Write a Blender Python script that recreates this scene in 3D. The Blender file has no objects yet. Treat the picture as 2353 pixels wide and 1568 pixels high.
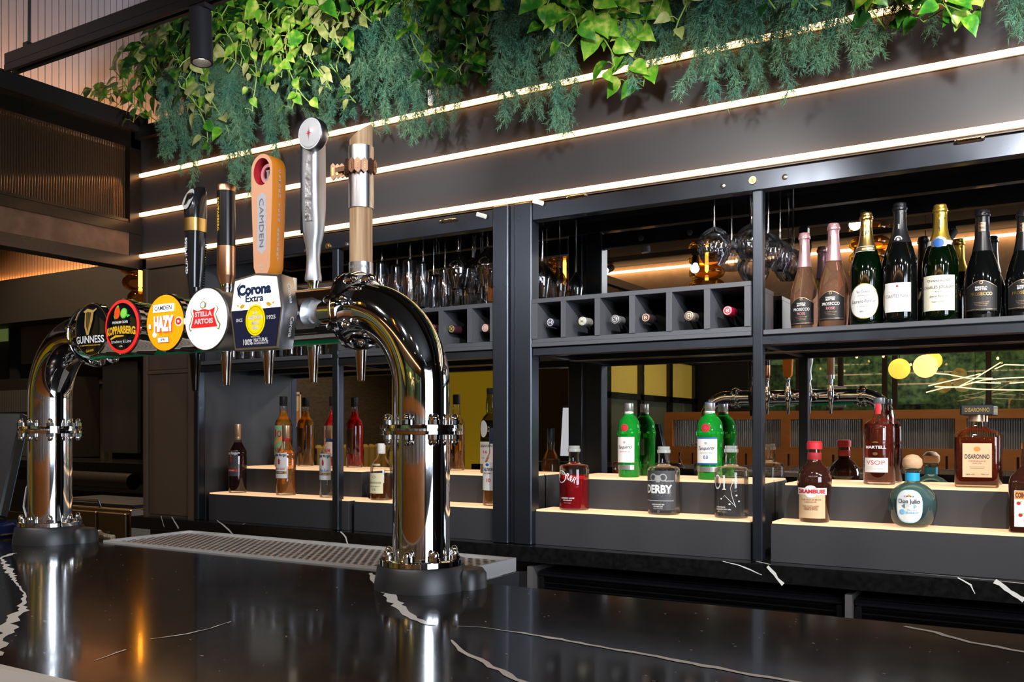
import bpy, math, random
from mathutils import Vector, Matrix
random.seed(7)
sc = bpy.context.scene
COL = sc.collection
PI = math.pi
# ---------------------------------------------------------------- camera
YAW = math.radians(31.0); SN, CS = math.sin(YAW), math.cos(YAW)
F = 2097.0; CX0 = 1176.0; HOR = 988.0; CZ = 1.30
cam = bpy.data.cameras.new('camera'); cam_o = bpy.data.objects.new('camera', cam); COL.objects.link(cam_o)
cam_o.location = (0, 0, CZ); cam_o.rotation_euler = (PI/2, 0, YAW)
cam.sensor_width = 36; cam.lens = 36*F/2353; cam.shift_y = (HOR-784)/2353; cam.clip_start = .02; cam.clip_end = 60
sc.camera = cam_o
# ---------------------------------------------------------------- world, exposure
w = bpy.data.worlds.new('dusk'); sc.world = w; w.use_nodes = True
w.node_tree.nodes['Background'].inputs[0].default_value = (.62, .74, 1, 1)
w.node_tree.nodes['Background'].inputs[1].default_value = .5
sc.view_settings.view_transform = 'Standard'; sc.view_settings.look = 'None'
sc.view_settings.gamma = 1; sc.view_settings.use_curve_mapping = False
sc.view_settings.exposure = 0.35
cy = sc.cycles
cy.use_denoising = True; cy.max_bounces = 9; cy.glossy_bounces = 6; cy.transmission_bounces = 8
cy.transparent_max_bounces = 14; cy.diffuse_bounces = 3; cy.caustics_reflective = False; cy.caustics_refractive = False
cy.sample_clamp_indirect = 4; cy.blur_glossy = .3
def area(name, loc, aim, sx, sy, power, col):
    l = bpy.data.lights.new(name, 'AREA'); l.shape = 'RECTANGLE'; l.size = sx; l.size_y = sy; l.energy = power; l.color = col
    o = bpy.data.objects.new(name, l); COL.objects.link(o); o.location = loc
    o.rotation_euler = (Vector(aim)-Vector(loc)).to_track_quat('-Z', 'Y').to_euler(); return o
def spot(name, loc, aim, power, ang, col, rad=.03, blend=.5):
    l = bpy.data.lights.new(name, 'SPOT'); l.energy = power; l.spot_size = math.radians(ang); l.spot_blend = blend; l.color = col; l.shadow_soft_size = rad
    o = bpy.data.objects.new(name, l); COL.objects.link(o); o.location = loc
    o.rotation_euler = (Vector(aim)-Vector(loc)).to_track_quat('-Z', 'Y').to_euler(); return o
# added lamp that lights the ivy outside; daylight through the glazed front, right
area('ivy_fill_light', (-.4, -4.75, 3.3), (-.4, -5.6, 1.4), 5, .5, 34, (.9, .95, 1))
area('side_window_daylight', (3.35, -.6, 1.9), (-1.4, 2.4, 1.5), 2.3, 1.6, 150, (.80, .88, 1))
# first track spotlight is seen; other heads added to light the bar (built below)
TRACK_Y, TRACK_Z = 1.60, 2.41
HEADS = [(-1.895, (-2.6, 2.9, 2.5)), (-.75, (-1.3, 2.75, 1.8)), (.05, (-.45, 2.75, 1.8)), (.75, (.25, 2.8, 1.8)), (1.5, (.3, 2.75, 2.2))]
for hx, aim in HEADS:
    d = (Vector(aim)-Vector((hx, TRACK_Y, TRACK_Z-.12))).normalized()
    spot('track_beam', Vector((hx, TRACK_Y, TRACK_Z-.12))+d*.14, aim, 55, 92, (1, .95, .88), .025, .8)

# added track of unseen spotlights, key light from the customer side
ADDED_HEADS = [(-2.3, (-1.9, 1.1, 1.45), 26), (-1.5, (-1.3, 1.1, 1.5), 30), (-.6, (-1.0, 1.1, 1.5), 30), (.3, (-.9, 2.8, 1.6), 38), (1.2, (.1, 2.8, 1.6), 34), (-3.0, (-2.6, 2.8, 1.5), 30)]
for hx, aim, pw in ADDED_HEADS:
    h_ = Vector((hx, -.35, 2.55)); d = (Vector(aim)-h_).normalized(); spot('track_beam', h_+d*.14, aim, pw, 60, (.93, .96, 1), .03, .8)
# ---------------------------------------------------------------- picture point -> point on a real plane
def ray(px, py):
    u = (px-CX0)/F
    return Vector((-SN+u*CS, CS+u*SN, (HOR-py)/F))
def WY(px, py, Y): r = ray(px, py); k = Y/r.y; return Vector((r.x*k, Y, CZ+r.z*k))
def WXp(px, py, X): r = ray(px, py); k = X/r.x; return Vector((X, r.y*k, CZ+r.z*k))
def WZ(px, py, Z): r = ray(px, py); k = (Z-CZ)/r.z; return Vector((r.x*k, r.y*k, Z))
def XY(px, Y): return WY(px, HOR, Y).x
def dep(px, Y): return Y/ray(px, HOR).y
# ---------------------------------------------------------------- materials
MATS = {}
def P(name, col, rough=.5, metal=0, emis=None, es=0, trans=0, ior=1.45, coat=0, nscale=0, nbump=0, ncol=None, alpha=1, spec=.5, stretch=None, nrough=0):
    if name in MATS: return MATS[name]
    m = bpy.data.materials.new(name); MATS[name] = m; m.use_nodes = True
    nt = m.node_tree; b = nt.nodes['Principled BSDF']; I = b.inputs
    I['Base Color'].default_value = (*col, 1); I['Roughness'].default_value = rough; I['Metallic'].default_value = metal
    I['IOR'].default_value = ior; I['Transmission Weight'].default_value = trans; I['Coat Weight'].default_value = coat; I['Coat Roughness'].default_value = .05
    I['Specular IOR Level'].default_value = spec
    if emis: I['Emission Color'].default_value = (*emis, 1); I['Emission Strength'].default_value = es
    if nscale:
        tc = nt.nodes.new('ShaderNodeTexCoord'); mp = nt.nodes.new('ShaderNodeMapping'); n = nt.nodes.new('ShaderNodeTexNoise')
        n.inputs['Scale'].default_value = nscale; n.inputs['Detail'].default_value = 6
        if stretch: mp.inputs['Scale'].default_value = stretch
        nt.links.new(tc.outputs['Object'], mp.inputs[0]); nt.links.new(mp.outputs[0], n.inputs['Vector'])
        if nbump:
            bp = nt.nodes.new('ShaderNodeBump'); bp.inputs['Strength'].default_value = nbump; bp.inputs['Distance'].default_value = .003
            nt.links.new(n.outputs['Fac'], bp.inputs['Height']); nt.links.new(bp.outputs[0], I['Normal'])
        if ncol:
            r = nt.nodes.new('ShaderNodeValToRGB'); r.color_ramp.elements[0].position = .35; r.color_ramp.elements[1].position = .65
            r.color_ramp.elements[0].color = (*col, 1); r.color_ramp.elements[1].color = (*ncol, 1)
            nt.links.new(n.outputs['Fac'], r.inputs[0]); nt.links.new(r.outputs[0], I['Base Color'])
        if nrough:
            mr = nt.nodes.new('ShaderNodeMapRange'); mr.inputs['To Min'].default_value = max(0, rough-nrough); mr.inputs['To Max'].default_value = rough+nrough
            nt.links.new(n.outputs['Fac'], mr.inputs[0]); nt.links.new(mr.outputs[0], I['Roughness'])
    return m
def E(name, col, s, rough=.5):
    return P(name, tuple(min(c, .9) for c in col), rough, emis=col, es=s)
def thin(name, tint=(1, 1, 1), k=.12, rough=.02):
    if name in MATS: return MATS[name]
    m = bpy.data.materials.new(name); MATS[name] = m; m.use_nodes = True; nt = m.node_tree; nt.nodes.clear()
    o = nt.nodes.new('ShaderNodeOutputMaterial'); mx = nt.nodes.new('ShaderNodeMixShader'); t = nt.nodes.new('ShaderNodeBsdfTransparent')
    g = nt.nodes.new('ShaderNodeBsdfGlossy'); lw = nt.nodes.new('ShaderNodeLayerWeight'); lw.inputs[0].default_value = k+.12
    g.inputs['Roughness'].default_value = rough; t.inputs[0].default_value = (*tint, 1)
    ad = nt.nodes.new('ShaderNodeMath'); ad.operation = 'MULTIPLY_ADD'; ad.inputs[1].default_value = .8; ad.inputs[2].default_value = .04; ad.use_clamp = True
    nt.links.new(lw.outputs['Fresnel'], ad.inputs[0]); nt.links.new(ad.outputs[0], mx.inputs[0])
    nt.links.new(t.outputs[0], mx.inputs[1]); nt.links.new(g.outputs[0], mx.inputs[2]); nt.links.new(mx.outputs[0], o.inputs[0]); return m
chrome = P('chrome', (.88, .89, .9), .045, 1)
satin = P('satin_silver', (.62, .63, .65), .28, 1)
steel = P('brushed_steel', (.55, .53, .5), .3, 1)
black = P('black_satin', (.018, .018, .02), .38)
frame = P('frame_metal', (.050, .058, .074), .30, .82, nscale=9, nrough=.1)
panel = P('panel_grey', (.038, .038, .042), .48, nscale=30, nrough=.06)
rack_m = P('rack_grey', (.075, .079, .092), .45, nscale=30, nrough=.06)
fascia = P('fascia_grey', (.034, .034, .038), .42)
rubber = P('rubber', (.016, .016, .017), .42)
marble = P('black_marble', (.0045, .0045, .005), .13, nscale=60, ncol=(.009, .009, .0095), nrough=.03, coat=.25)
vein = P('white_vein', (.74, .72, .69), .2)
mirror = P('mirror', (.86, .86, .84), .004, 1)
led = E('led_strip', (1, .68, .36), 4.5); led_side = E('led_halo_side', (1, .42, .12), 8)  # side faces added, glowing orange to put a halo on the fascia
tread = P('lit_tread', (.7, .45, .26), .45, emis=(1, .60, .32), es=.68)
white = P('white_plastic', (.8, .8, .8), .3)
cglass = thin('clear_glass')
gold = P('gold', (.75, .5, .15), .28, 1)
copper = P('copper', (.72, .36, .2), .3, 1)
# ---------------------------------------------------------------- mesh building
_TX = {}
def text2d(s, bold=0):
    k = (s, bold)
    if k in _TX: return _TX[k]
    c = bpy.data.curves.new('t', 'FONT'); c.body = s; c.size = 1; c.offset = bold; c.resolution_u = 3
    o = bpy.data.objects.new('t', c); me = o.to_mesh()
    v = [(p.co.x, p.co.y) for p in me.vertices]; f = [tuple(q.vertices) for q in me.polygons]
    o.to_mesh_clear(); bpy.data.objects.remove(o); bpy.data.curves.remove(c)
    if not v: v = [(0, 0), (1, 0), (0, 1)]; f = []
    x0 = min(p[0] for p in v); x1 = max(p[0] for p in v); y0 = min(p[1] for p in v); y1 = max(p[1] for p in v)
    v = [((p[0]-x0)/(x1-x0+1e-9)-.5, (p[1]-y0)/(y1-y0+1e-9)-.5) for p in v]
    _TX[k] = (v, f); return _TX[k]
def flat(d=0):
    return lambda x, y: (x, -d, y)
def flatx(d=0):      # faces +X, text runs toward +Y
    return lambda x, y: (d, x, y)
def wrap(r, e=.0004, cy=0, cx=0):
    return lambda x, y: (cx+(r+e)*math.sin(x/r), cy-(r+e)*math.cos(x/r), y)
class MB:
    def __init__(s): s.v = []; s.f = []; s.m = []; s.mats = []; s.X = Matrix.Identity(4)
    def mi(s, m):
        if m not in s.mats: s.mats.append(m)
        return s.mats.index(m)
    def add(s, vs, fs, m):
        b = len(s.v); i = s.mi(m)
        s.v += [s.X @ Vector(v) for v in vs]; s.f += [tuple(b+k for k in f) for f in fs]; s.m += [i]*len(fs); return s
    def box(s, x0, x1, y0, y1, z0, z1, m, bev=0):
        if bev:
            b = bev
            vs = []
            for z, q in ((z0, b), (z0+b, 0), (z1-b, 0), (z1, b)):
                for cx, cy_, dx, dy in ((x0, y0, 1, 1), (x1, y0, -1, 1), (x1, y1, -1, -1), (x0, y1, 1, -1)):
                    pts = [(cx+dx*q, cy_+dy*(q+b)), (cx+dx*(q+b), cy_+dy*q)]
                    if (dx*dy) < 0: pts.reverse()
                    vs += [(p[0], p[1], z) for p in pts]
            fs = [tuple(range(7, -1, -1)), tuple(range(24, 32))]
            for k in range(3):
                for j in range(8): a = k*8+j; c = k*8+(j+1) % 8; fs.append((a, c, c+8, a+8))
            return s.add(vs, fs, m)
        vs = [(x, y, z) for z in (z0, z1) for x, y in ((x0, y0), (x1, y0), (x1, y1), (x0, y1))]
        return s.add(vs, [(3, 2, 1, 0), (4, 5, 6, 7), (0, 1, 5, 4), (1, 2, 6, 5), (2, 3, 7, 6), (3, 0, 4, 7)], m)
    def loft(s, secs, m, seg=32, caps=True):
        # secs: (z, hx, hy, n, cx, cy)
        vs = []; fs = []
        for q in secs:
            z, hx, hy = q[0], q[1], q[2]; n = q[3] if len(q) > 3 else 2; cx = q[4] if len(q) > 4 else 0; cyy = q[5] if len(q) > 5 else 0
            for j in range(seg):
                t = 2*PI*j/seg; c, si = math.cos(t), math.sin(t)
                vs.append((cx+hx*math.copysign(abs(c)**(2/n), c), cyy+hy*math.copysign(abs(si)**(2/n), si), z))
        for k in range(len(secs)-1):
            for j in range(seg): a = k*seg+j; b = k*seg+(j+1) % seg; fs.append((a, b, b+seg, a+seg))
        if caps: fs.append(tuple(range(seg-1, -1, -1))); fs.append(tuple(range((len(secs)-1)*seg, len(secs)*seg)))
        return s.add(vs, fs, m)
    def lathe(s, prof, m, seg=32, caps=True, cx=0, cyy=0, n=2, sy=1):
        return s.loft([(z, r, r*sy, n, cx, cyy) for z, r in prof], m, seg, caps)
    def cyl(s, a, b, r0, r1, m, seg=20, caps=True):
        a = Vector(a); b = Vector(b); d = b-a
        q = d.to_track_quat('Z', 'Y').to_matrix(); vs = []; L = d.length
        for z, r in ((0, r0), (L, r1)):
            for j in range(seg): t = 2*PI*j/seg; vs.append(a+q @ Vector((r*math.cos(t), r*math.sin(t), z)))
        fs = [(j, (j+1) % seg, (j+1) % seg+seg, j+seg) for j in range(seg)]
        if caps: fs += [tuple(range(seg-1, -1, -1)), tuple(range(seg, 2*seg))]
        return s.add(vs, fs, m)
    def prof(s, a, b, pr, m, seg=24, caps=True):
        # lathe along the axis a->b ; pr: (t in metres, radius)
        a = Vector(a); d = (Vector(b)-a).normalized(); q = d.to_track_quat('Z', 'Y').to_matrix(); vs = []; fs = []
        for z, r in pr:
            for j in range(seg): t = 2*PI*j/seg; vs.append(a+q @ Vector((r*math.cos(t), r*math.sin(t), z)))
        for k in range(len(pr)-1):
            for j in range(seg): A = k*seg+j; B = k*seg+(j+1) % seg; fs.append((A, B, B+seg, A+seg))
        if caps: fs += [tuple(range(seg-1, -1, -1)), tuple(range((len(pr)-1)*seg, len(pr)*seg))]
        return s.add(vs, fs, m)
    def tube(s, pts, r, m, seg=16, caps=True, rs=None):
        pts = [Vector(p) for p in pts]; n = len(pts); vs = []; fs = []
        t0 = (pts[1]-pts[0]).normalized(); nr = t0.orthogonal().normalized()
        for i, p in enumerate(pts):
            t = (pts[min(i+1, n-1)]-pts[max(i-1, 0)]).normalized()
            nr = (nr-t*nr.dot(t)).normalized(); bn = t.cross(nr); R = rs[i] if rs else r
            for j in range(seg): a = 2*PI*j/seg; vs.append(p+nr*(R*math.cos(a))+bn*(R*math.sin(a)))
        for k in range(n-1):
            for j in range(seg): A = k*seg+j; B = k*seg+(j+1) % seg; fs.append((A, B, B+seg, A+seg))
        if caps: fs += [tuple(range(seg-1, -1, -1)), tuple(range((n-1)*seg, n*seg))]
        return s.add(vs, fs, m)
    def poly(s, pts, mp, m):
        return s.add([mp(x, y) for x, y in pts], [tuple(range(len(pts)))], m)
    def ell(s, cx, cyy, rx, ry, mp, m, seg=28, r0=0):
        if r0:
            vs = []; 
            for k in (1, r0):
                vs += [mp(cx+rx*k*math.cos(2*PI*j/seg), cyy+ry*k*math.sin(2*PI*j/seg)) for j in range(seg)]
            return s.add(vs, [(j, (j+1) % seg, (j+1) % seg+seg, j+seg) for j in range(seg)], m)
        R_ = 5 if rx > .006 else 1
        vs = [mp(cx, cyy)]; fs = [(0, 1+j, 1+(j+1) % seg) for j in range(seg)]
        for k in range(1, R_+1): vs += [mp(cx+rx*k/R_*math.cos(2*PI*j/seg), cyy+ry*k/R_*math.sin(2*PI*j/seg)) for j in range(seg)]
        for k in range(R_-1): fs += [(1+k*seg+j, 1+(k+1)*seg+j, 1+(k+1)*seg+(j+1) % seg, 1+k*seg+(j+1) % seg) for j in range(seg)]
        return s.add(vs, fs, m)
    def rect(s, cx, cyy, w_, h, mp, m, n=1):
        vs = []; 
        for i in range(n+1):
            x = cx-w_/2+w_*i/n; vs += [mp(x, cyy-h/2), mp(x, cyy+h/2)]
        return s.add(vs, [(2*i, 2*i+2, 2*i+3, 2*i+1) for i in range(n)], m)
    def text(s, t, cx, cyy, w_, h, mp, m, bold=.0, rot=0, shear=0, arc=0):
        v, f = text2d(t, bold); out = []
        for x, y in v:
            x = x*w_+shear*y*h; y = y*h
            if arc: y += -arc*(2*x/w_)**2
            if rot: x, y = x*math.cos(rot)-y*math.sin(rot), x*math.sin(rot)+y*math.cos(rot)
            out.append(mp(cx+x, cyy+y))
        return s.add(out, f, m)
    def strip(s, pts, ws, mp, m, jag=.25):
        L = []
        for i in range(len(pts)-1):
            n = max(1, int((Vector(pts[i+1])-Vector(pts[i])).length/.012))
            for k in range(n): t = k/n; L.append((Vector(pts[i]).lerp(Vector(pts[i+1]), t), ws[i]*(1-t)+ws[i+1]*t))
        L.append((Vector(pts[-1]), ws[-1])); vs = []
        for i, (p, w_) in enumerate(L):
            d = (L[min(i+1, len(L)-1)][0]-L[max(i-1, 0)][0]); d = Vector((d[0], d[1])).normalized(); n_ = Vector((-d.y, d.x))
            o = (random.random()-.5)*w_*jag*1.6
            for sg in (-1, 1):
                q = Vector((p[0], p[1]))+n_*(o+sg*w_*.5*(1+(random.random()-.5)*jag*2)); vs.append(mp(q.x, q.y))
        return s.add(vs, [(2*i, 2*i+1, 2*i+3, 2*i+2) for i in range(len(L)-1)], m)
    def clusters(s, gap=.006):
        n = len(s.v); par = list(range(n))
        def find(a):
            while par[a] != a: par[a] = par[par[a]]; a = par[a]
            return a
        for f in s.f:
            r = find(f[0])
            for k in f[1:]: par[find(k)] = r
        bx = {}
        for i, v in enumerate(s.v):
            r = find(i); b = bx.setdefault(r, [1e9]*3+[-1e9]*3)
            for k in range(3): b[k] = min(b[k], v[k]); b[k+3] = max(b[k+3], v[k])
        gs = [([r], b[:]) for r, b in bx.items()]; ch = True
        while ch:
            ch = False; out = []
            for ids, b in gs:
                for o in out:
                    c = o[1]
                    if all(b[k]-gap <= c[k+3] and c[k]-gap <= b[k+3] for k in range(3)):
                        o[0].extend(ids)
                        for k in range(3): c[k] = min(c[k], b[k]); c[k+3] = max(c[k+3], b[k+3])
                        ch = True; break
                else: out.append((ids, b))
            gs = out
        res = []
        for ids, b in gs:
            S_ = set(ids); m = MB(); mp = {}
            for f, mi in zip(s.f, s.m):
                if find(f[0]) in S_:
                    for k in f:
                        if k not in mp: mp[k] = len(m.v); m.v.append(s.v[k])
                    m.f.append(tuple(mp[k] for k in f)); m.m.append(m.mi(s.mats[mi]))
            if m.f: res.append(((b[2]+b[5])/2, b[5]-b[2], m))
        return sorted(res, key=lambda q: -len(q[2].f))
    def build(s, name, parent=None, loc=None, rz=0, ang=35, **tags):
        me = bpy.data.meshes.new(name); me.from_pydata([tuple(v) for v in s.v], [], s.f)
        for m in s.mats: me.materials.append(m)
        me.polygons.foreach_set('material_index', s.m); me.polygons.foreach_set('use_smooth', [ang > 0]*len(s.f))
        me.update()
        if ang > 0: me.set_sharp_from_angle(angle=math.radians(ang))
        o = bpy.data.objects.new(name, me); COL.objects.link(o)
        if parent: o.parent = parent
        if loc is not None: o.location = loc
        if rz: o.rotation_euler.z = rz
        for k, v in tags.items(): o[k] = v
        return o
def thing(name, label, cat, loc=(0, 0, 0), rz=0, group=None):
    o = bpy.data.objects.new(name, None); COL.objects.link(o); o.empty_display_size = .05
    o.location = loc; o.rotation_euler.z = rz; o['label'] = label; o['category'] = cat
    if group: o['group'] = group
    return o
def tag(o, label, cat, group=None):
    o['label'] = label; o['category'] = cat
    if group: o['group'] = group
    return o
def copy_tree(src, parent=None):
    c = src.copy(); COL.objects.link(c)
    if parent: c.parent = parent
    for ch in [x for x in COL.objects if x.parent == src]: copy_tree(ch, c)
    return c
# ================================================================ room shell
S = dict(kind='structure')
ZC = 3.9; ZD = 3.3
floor_m = P('floor_tile', (.03, .028, .026), .4, nscale=4, ncol=(.05, .047, .043))
ceil_m = P('ceiling_black', (.012, .011, .011), .8)
wall_m = P('wall_dark', (.02, .019, .019), .7)
warm_wall = P('plaster_warm', (.3, .22, .15), .8, nscale=12, ncol=(.36, .27, .19))
MB().box(-9, 3.2, -6.5, 8, -.1, 0, floor_m).build('floor', ang=0, **S)
MB().box(-9, 3.2, 1.25, 8, ZC, ZC+.1, ceil_m).build('ceiling', ang=0, **S); MB().box(-9, 3.2, -4.3, 1.25, ZD, ZC+.1, ceil_m).build('ceiling', ang=0, **S)
YF, YM, YW = 2.75, 3.055, 2.71         # frame front, mirror, worktop front
XL = -3.67
# wall behind the back bar
MB().box(XL, 3.2, YM+.03, YM+.13, 0, ZC, wall_m).build('wall_back', ang=0, **S)
# street wall behind the camera: openings for windows z 1.45..2.35
b = MB()
b.box(-9, 3.2, -4.3, -4.2, 0, 1.42, wall_m).box(-9, 3.2, -4.3, -4.2, 2.5, ZD, warm_wall)
b.box(-9, -3.05, -4.3, -4.2, 1.42, 2.5, wall_m)
b.build('wall_street', ang=0, **S)
b = MB(); b.box(3.1, 3.2, -4.3, -1.8, 0, ZC, wall_m).box(3.1, 3.2, .6, 8, 0, ZC, wall_m).box(3.1, 3.2, -1.8, .6, 0, 1, wall_m).box(3.1, 3.2, -1.8, .6, 2.7, ZC, wall_m)
b.build('wall_right', ang=0, **S)
MB().box(-9.1, -9, -4.3, 8, 0, ZC, wall_m).build('wall_left', ang=0, **S)
wfr = P('window_timber', (.045, .028, .02), .4)
def window(name, x0, x1, y0, y1, z0, z1, bars):
    b = MB(); t = .05
    if abs(y1-y0) < abs(x1-x0):
        b.box(x0, x1, y0, y1, z0, z0+t, wfr).box(x0, x1, y0, y1, z1-t, z1, wfr)
        for q in bars: b.box(q-t/2, q+t/2, y0, y1, z0+t, z1-t, wfr)
        g = MB().box(x0+t, x1-t, (y0+y1)/2-.003, (y0+y1)/2+.003, z0+t, z1-t, cglass)
    else:
        b.box(x0, x1, y0, y1, z0, z0+t, wfr).box(x0, x1, y0, y1, z1-t, z1, wfr)
        for q in bars: b.box(x0, x1, q-t/2, q+t/2, z0+t, z1-t, wfr)
        g = MB().box((x0+x1)/2-.003, (x0+x1)/2+.003, y0+t, y1-t, z0+t, z1-t, cglass)
    o = b.build(name, ang=0, **S); g.build('pane', o, ang=0)
window('window_1', -3.05, -1.55, -4.28, -4.22, 1.42, 2.5, (-3.0, -2.5, -2.05, -1.6))
window('window_2', -1.55, 3.1, -4.28, -4.22, 1.42, 2.5, (-1.5, -.62, .35, 1.4, 2.4, 3.05))
window('window_3', 3.12, 3.18, -1.8, .6, 1, 2.7, (-1.77, -.6, .57))
# outside: ivy wall, brick pier, sky light comes from the world
ivy = P('ivy', (.012, .04, .008), .6, nscale=16, ncol=(.16, .26, .05), nbump=1)
brick = P('brick_far', (.12, .07, .06), .8, nscale=20, ncol=(.22, .13, .11), stretch=(1, 1, 5))
b = MB(); N = 34; rr = random.Random(3); vs = []; fs = []
for j in range(14):
    for i in range(N+1): vs.append((-3.9+7.6*i/N, -5.7+rr.random()*.22, .3+j*.26))
for j in range(13):
    for i in range(N): a = j*(N+1)+i; fs.append((a, a+1, a+N+2, a+N+1))
b.add(vs, fs, ivy); tag(b.build('ivy_screen'), 'wall of dense green ivy outside the street windows', 'ivy')['kind'] = 'stuff'
tag(MB().box(.1, .75, -5.2, -4.7, 0, 3.2, brick).build('brick_pier', ang=0), 'brick pier outside the street window, in front of the ivy', 'brick pier')
# ================================================================ left partition (runs toward the street)
bz = P('bronze_metal', (.05, .042, .038), .27, .85, nscale=5, nrough=.08)
rust = P('brown_stone', (.13, .075, .05), .45, .25, nscale=14, ncol=(.2, .12, .085), nbump=.25)
b = MB()
b.box(XL-.22, XL+.03, -4.2, YF+.02, 2.675, 2.75, black)
b.box(XL-.06, XL, -4.2, YF, 2.60, 2.675, bz)
b.box(XL-.08, XL+.012, -4.2, YF, 2.205, 2.25, bz)
b.box(XL-.06, XL, -4.2, YF, 2.255, 2.268, bz)
b.box(XL-.08, XL+.012, -4.2, YF, 2.045, 2.10, bz)
for y in (YF-.03, 1.9, 1.0, .1, -.8, -1.7, -2.6, -3.5): b.box(XL-.07, XL+.006, y-.03, y+.03, 2.1, 2.6, bz)
b.build('wall_partition', ang=0, **S)
MB().box(XL-.05, XL, -4.2, YF-.06, 2.10, 2.205, rust).build('trim_1', ang=0, **S)
reed = P('reeded_bronze_glass', (.20, .12, .07), .12, .8)
rgold = P('reeded_gold_glass', (.55, .42, .08), .25, .2, emis=(.75, .5, .06), es=.12)  # faint emission imitates lamp reflections on the gold glass
rgreen = P('reeded_green_glass', (.13, .15, .09), .3, .3)
rgrey = P('reeded_grey_glass', (.26, .27, .26), .25, .3)
def reeded(b, axis, fix, a0, a1, z0, z1, m, pitch=.012, amp=.004):
    n = int((a1-a0)/pitch*4); vs = []
    for i in range(n+1):
        t = a0+(a1-a0)*i/n; o = amp*abs(math.sin(PI*(t-a0)/pitch))
        for z in (z0, z1): vs.append((fix+o, t, z) if axis == 'y' else (t, fix+o, z))
    b.add(vs, [(2*i, 2*i+2, 2*i+3, 2*i+1) for i in range(n)], m)
ys = [YF-.06, 1.93]; 
g = MB(); reeded(g, 'y', XL-.035, 1.93, YF-.06, 2.268, 2.6, reed)
g.build('window_4', ang=60, **S)
g = MB(); reeded(g, 'y', XL-.035, -4.1, 1.87, 2.268, 2.6, reed, .02); g.build('window_5', ang=60, **S)
# lower partition with gold reeded panes, toward the street
b = MB()
for y in (-.95, -1.75, -2.55, -3.35, -4.15): b.box(XL-.05, XL+.02, y-.045, y+.045, 0, 2.045, bz)
b.box(XL-.05, XL+.02, -4.2, -.95, 1.60, 1.66, bz).box(XL-.05, XL+.02, -4.2, -.95, .0, .2, bz)
b.build('trim_2', ang=0, **S)
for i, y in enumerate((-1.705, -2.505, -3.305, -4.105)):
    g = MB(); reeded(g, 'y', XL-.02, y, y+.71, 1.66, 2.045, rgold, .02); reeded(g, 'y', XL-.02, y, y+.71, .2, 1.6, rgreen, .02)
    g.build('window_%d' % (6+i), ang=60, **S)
# ribbed pale wall high on the left with cove light behind the beam
pale = P('pale_board', (.44, .46, .54), .6)
b = MB(); b.box(-4.12, -4.05, .2, 5.2, 2.3, ZC, black)
y = .2; pitch = .034
while y < 4.6: b.box(-4.05, -4.035, y+.0022, y+pitch-.0022, 2.3, ZC, pale); y += pitch
b.build('wall_ribbed', ang=0, **S)
tag(MB().box(XL-.21, XL-.17, 0, 4.2, 2.752, 2.765, E('cove_led', (1, .42, .13), 17)).build('cove_light_strip', ang=0), 'warm cove light strip lying on top of the black beam below the ribbed wall', 'light strip')
# ================================================================ back bar
XR = 1.35
XA0, XA1 = XY(455, YF), XY(762, YF)
XB1 = XY(1135, YF); XPR = XY(1222, YF); XC1 = XY(1728, YF); XD0 = XY(1751, YF)
# mirror
bb = thing('wall_mirror_panel', 'wide mirror behind the whole back bar shelving', 'mirror', (0, YM, 0))
MB().box(XA0, XR, 0, .008, .9, 2.12, mirror).build('mirror_glass', bb, ang=0)
# fascia with three LED strips
MB().box(XL, XR, YF+.005, YF+.055, 2.09, 2.645, fascia).build('wall_fascia', ang=0, **S)
b = MB(); b.box(XL-.04, XL+.0, YF-.05, YF+.055, 2.05, 2.70, bz); b.box(XL, XR, YF-.03, YF+.2, 2.645, 2.70, black)
b.build('trim_3', ang=0, **S)
for i, (z, lab) in enumerate(((2.105, 'lowest of the three warm LED strips, just above the steel header'), (2.298, 'middle one of the three warm LED strips across the dark fascia'), (2.48, 'topmost of the three warm LED strips, partly behind hanging fern'))):
    t = thing('led_light_strip', lab, 'light strip', (0, YF+.005, z), group='LED strips on the fascia')
    MB().box(XL+.004, XR, -.016, -.006, -.0075, .0075, led).add([(x, y, z) for z in (-.0078, .0078) for x, y in ((XL+.004, -.0155), (XR, -.0155), (XR, -.0035), (XL+.004, -.0035))], [(3, 2, 1, 0), (4, 5, 6, 7)], led_side).build('light_tube', t, ang=0)
    MB().box(XL+.004, XR, -.0035, 0, -.0105, .0105, black).build('channel', t, ang=0)
# steel frame
ft = thing('steel_shelving', 'dark steel back bar frame with posts, header and middle shelf rail', 'shelving frame', (0, 0, .9))
def fbox(name, *a): return MB().box(a[0], a[1], a[2], a[3], a[4]-.9, a[5]-.9, frame, .003).build(name, ft, ang=30)
def fpost(x0, x1, y0, y1, z0, z1): return fbox('post', x0, x1, y0, y1, z0, z1)
fbox('header', XA0, XB1, YF, YF+.04, 2.02, 2.085); fbox('header', XPR, XR, YF, YF+.04, 2.025, 2.085)
fpost(XA0-.03, XA0, YF, YF+.04, .9, 2.085)
px1, px2 = XY(1170, YF), XY(1182, YF)
fpost(XB1, px1, YF-.012, YF+.04, .9, 2.092); fpost(px1, px2, YF+.003, YF+.04, .9, 2.092); fpost(px2, XPR, YF-.006, YF+.05, .9, 2.092)
fpost(XA1, XA1+.033, YF, YF+.035, .9, 2.02); fpost(XC1, XD0, YF, YF+.035, .9, 2.025)
XE = XD0+1.02
fpost(XE, XE+.033, YF, YF+.035, .9, 2.025)
for a, c in ((XA0, XB1), (XPR, XR)):
    fbox('shelf_rail', a, c, YF+.002, YF+.034, 1.555, 1.584); fbox('rear_rail', a, c, YM-.03, YM-.002, 1.555, 1.584)
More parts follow.
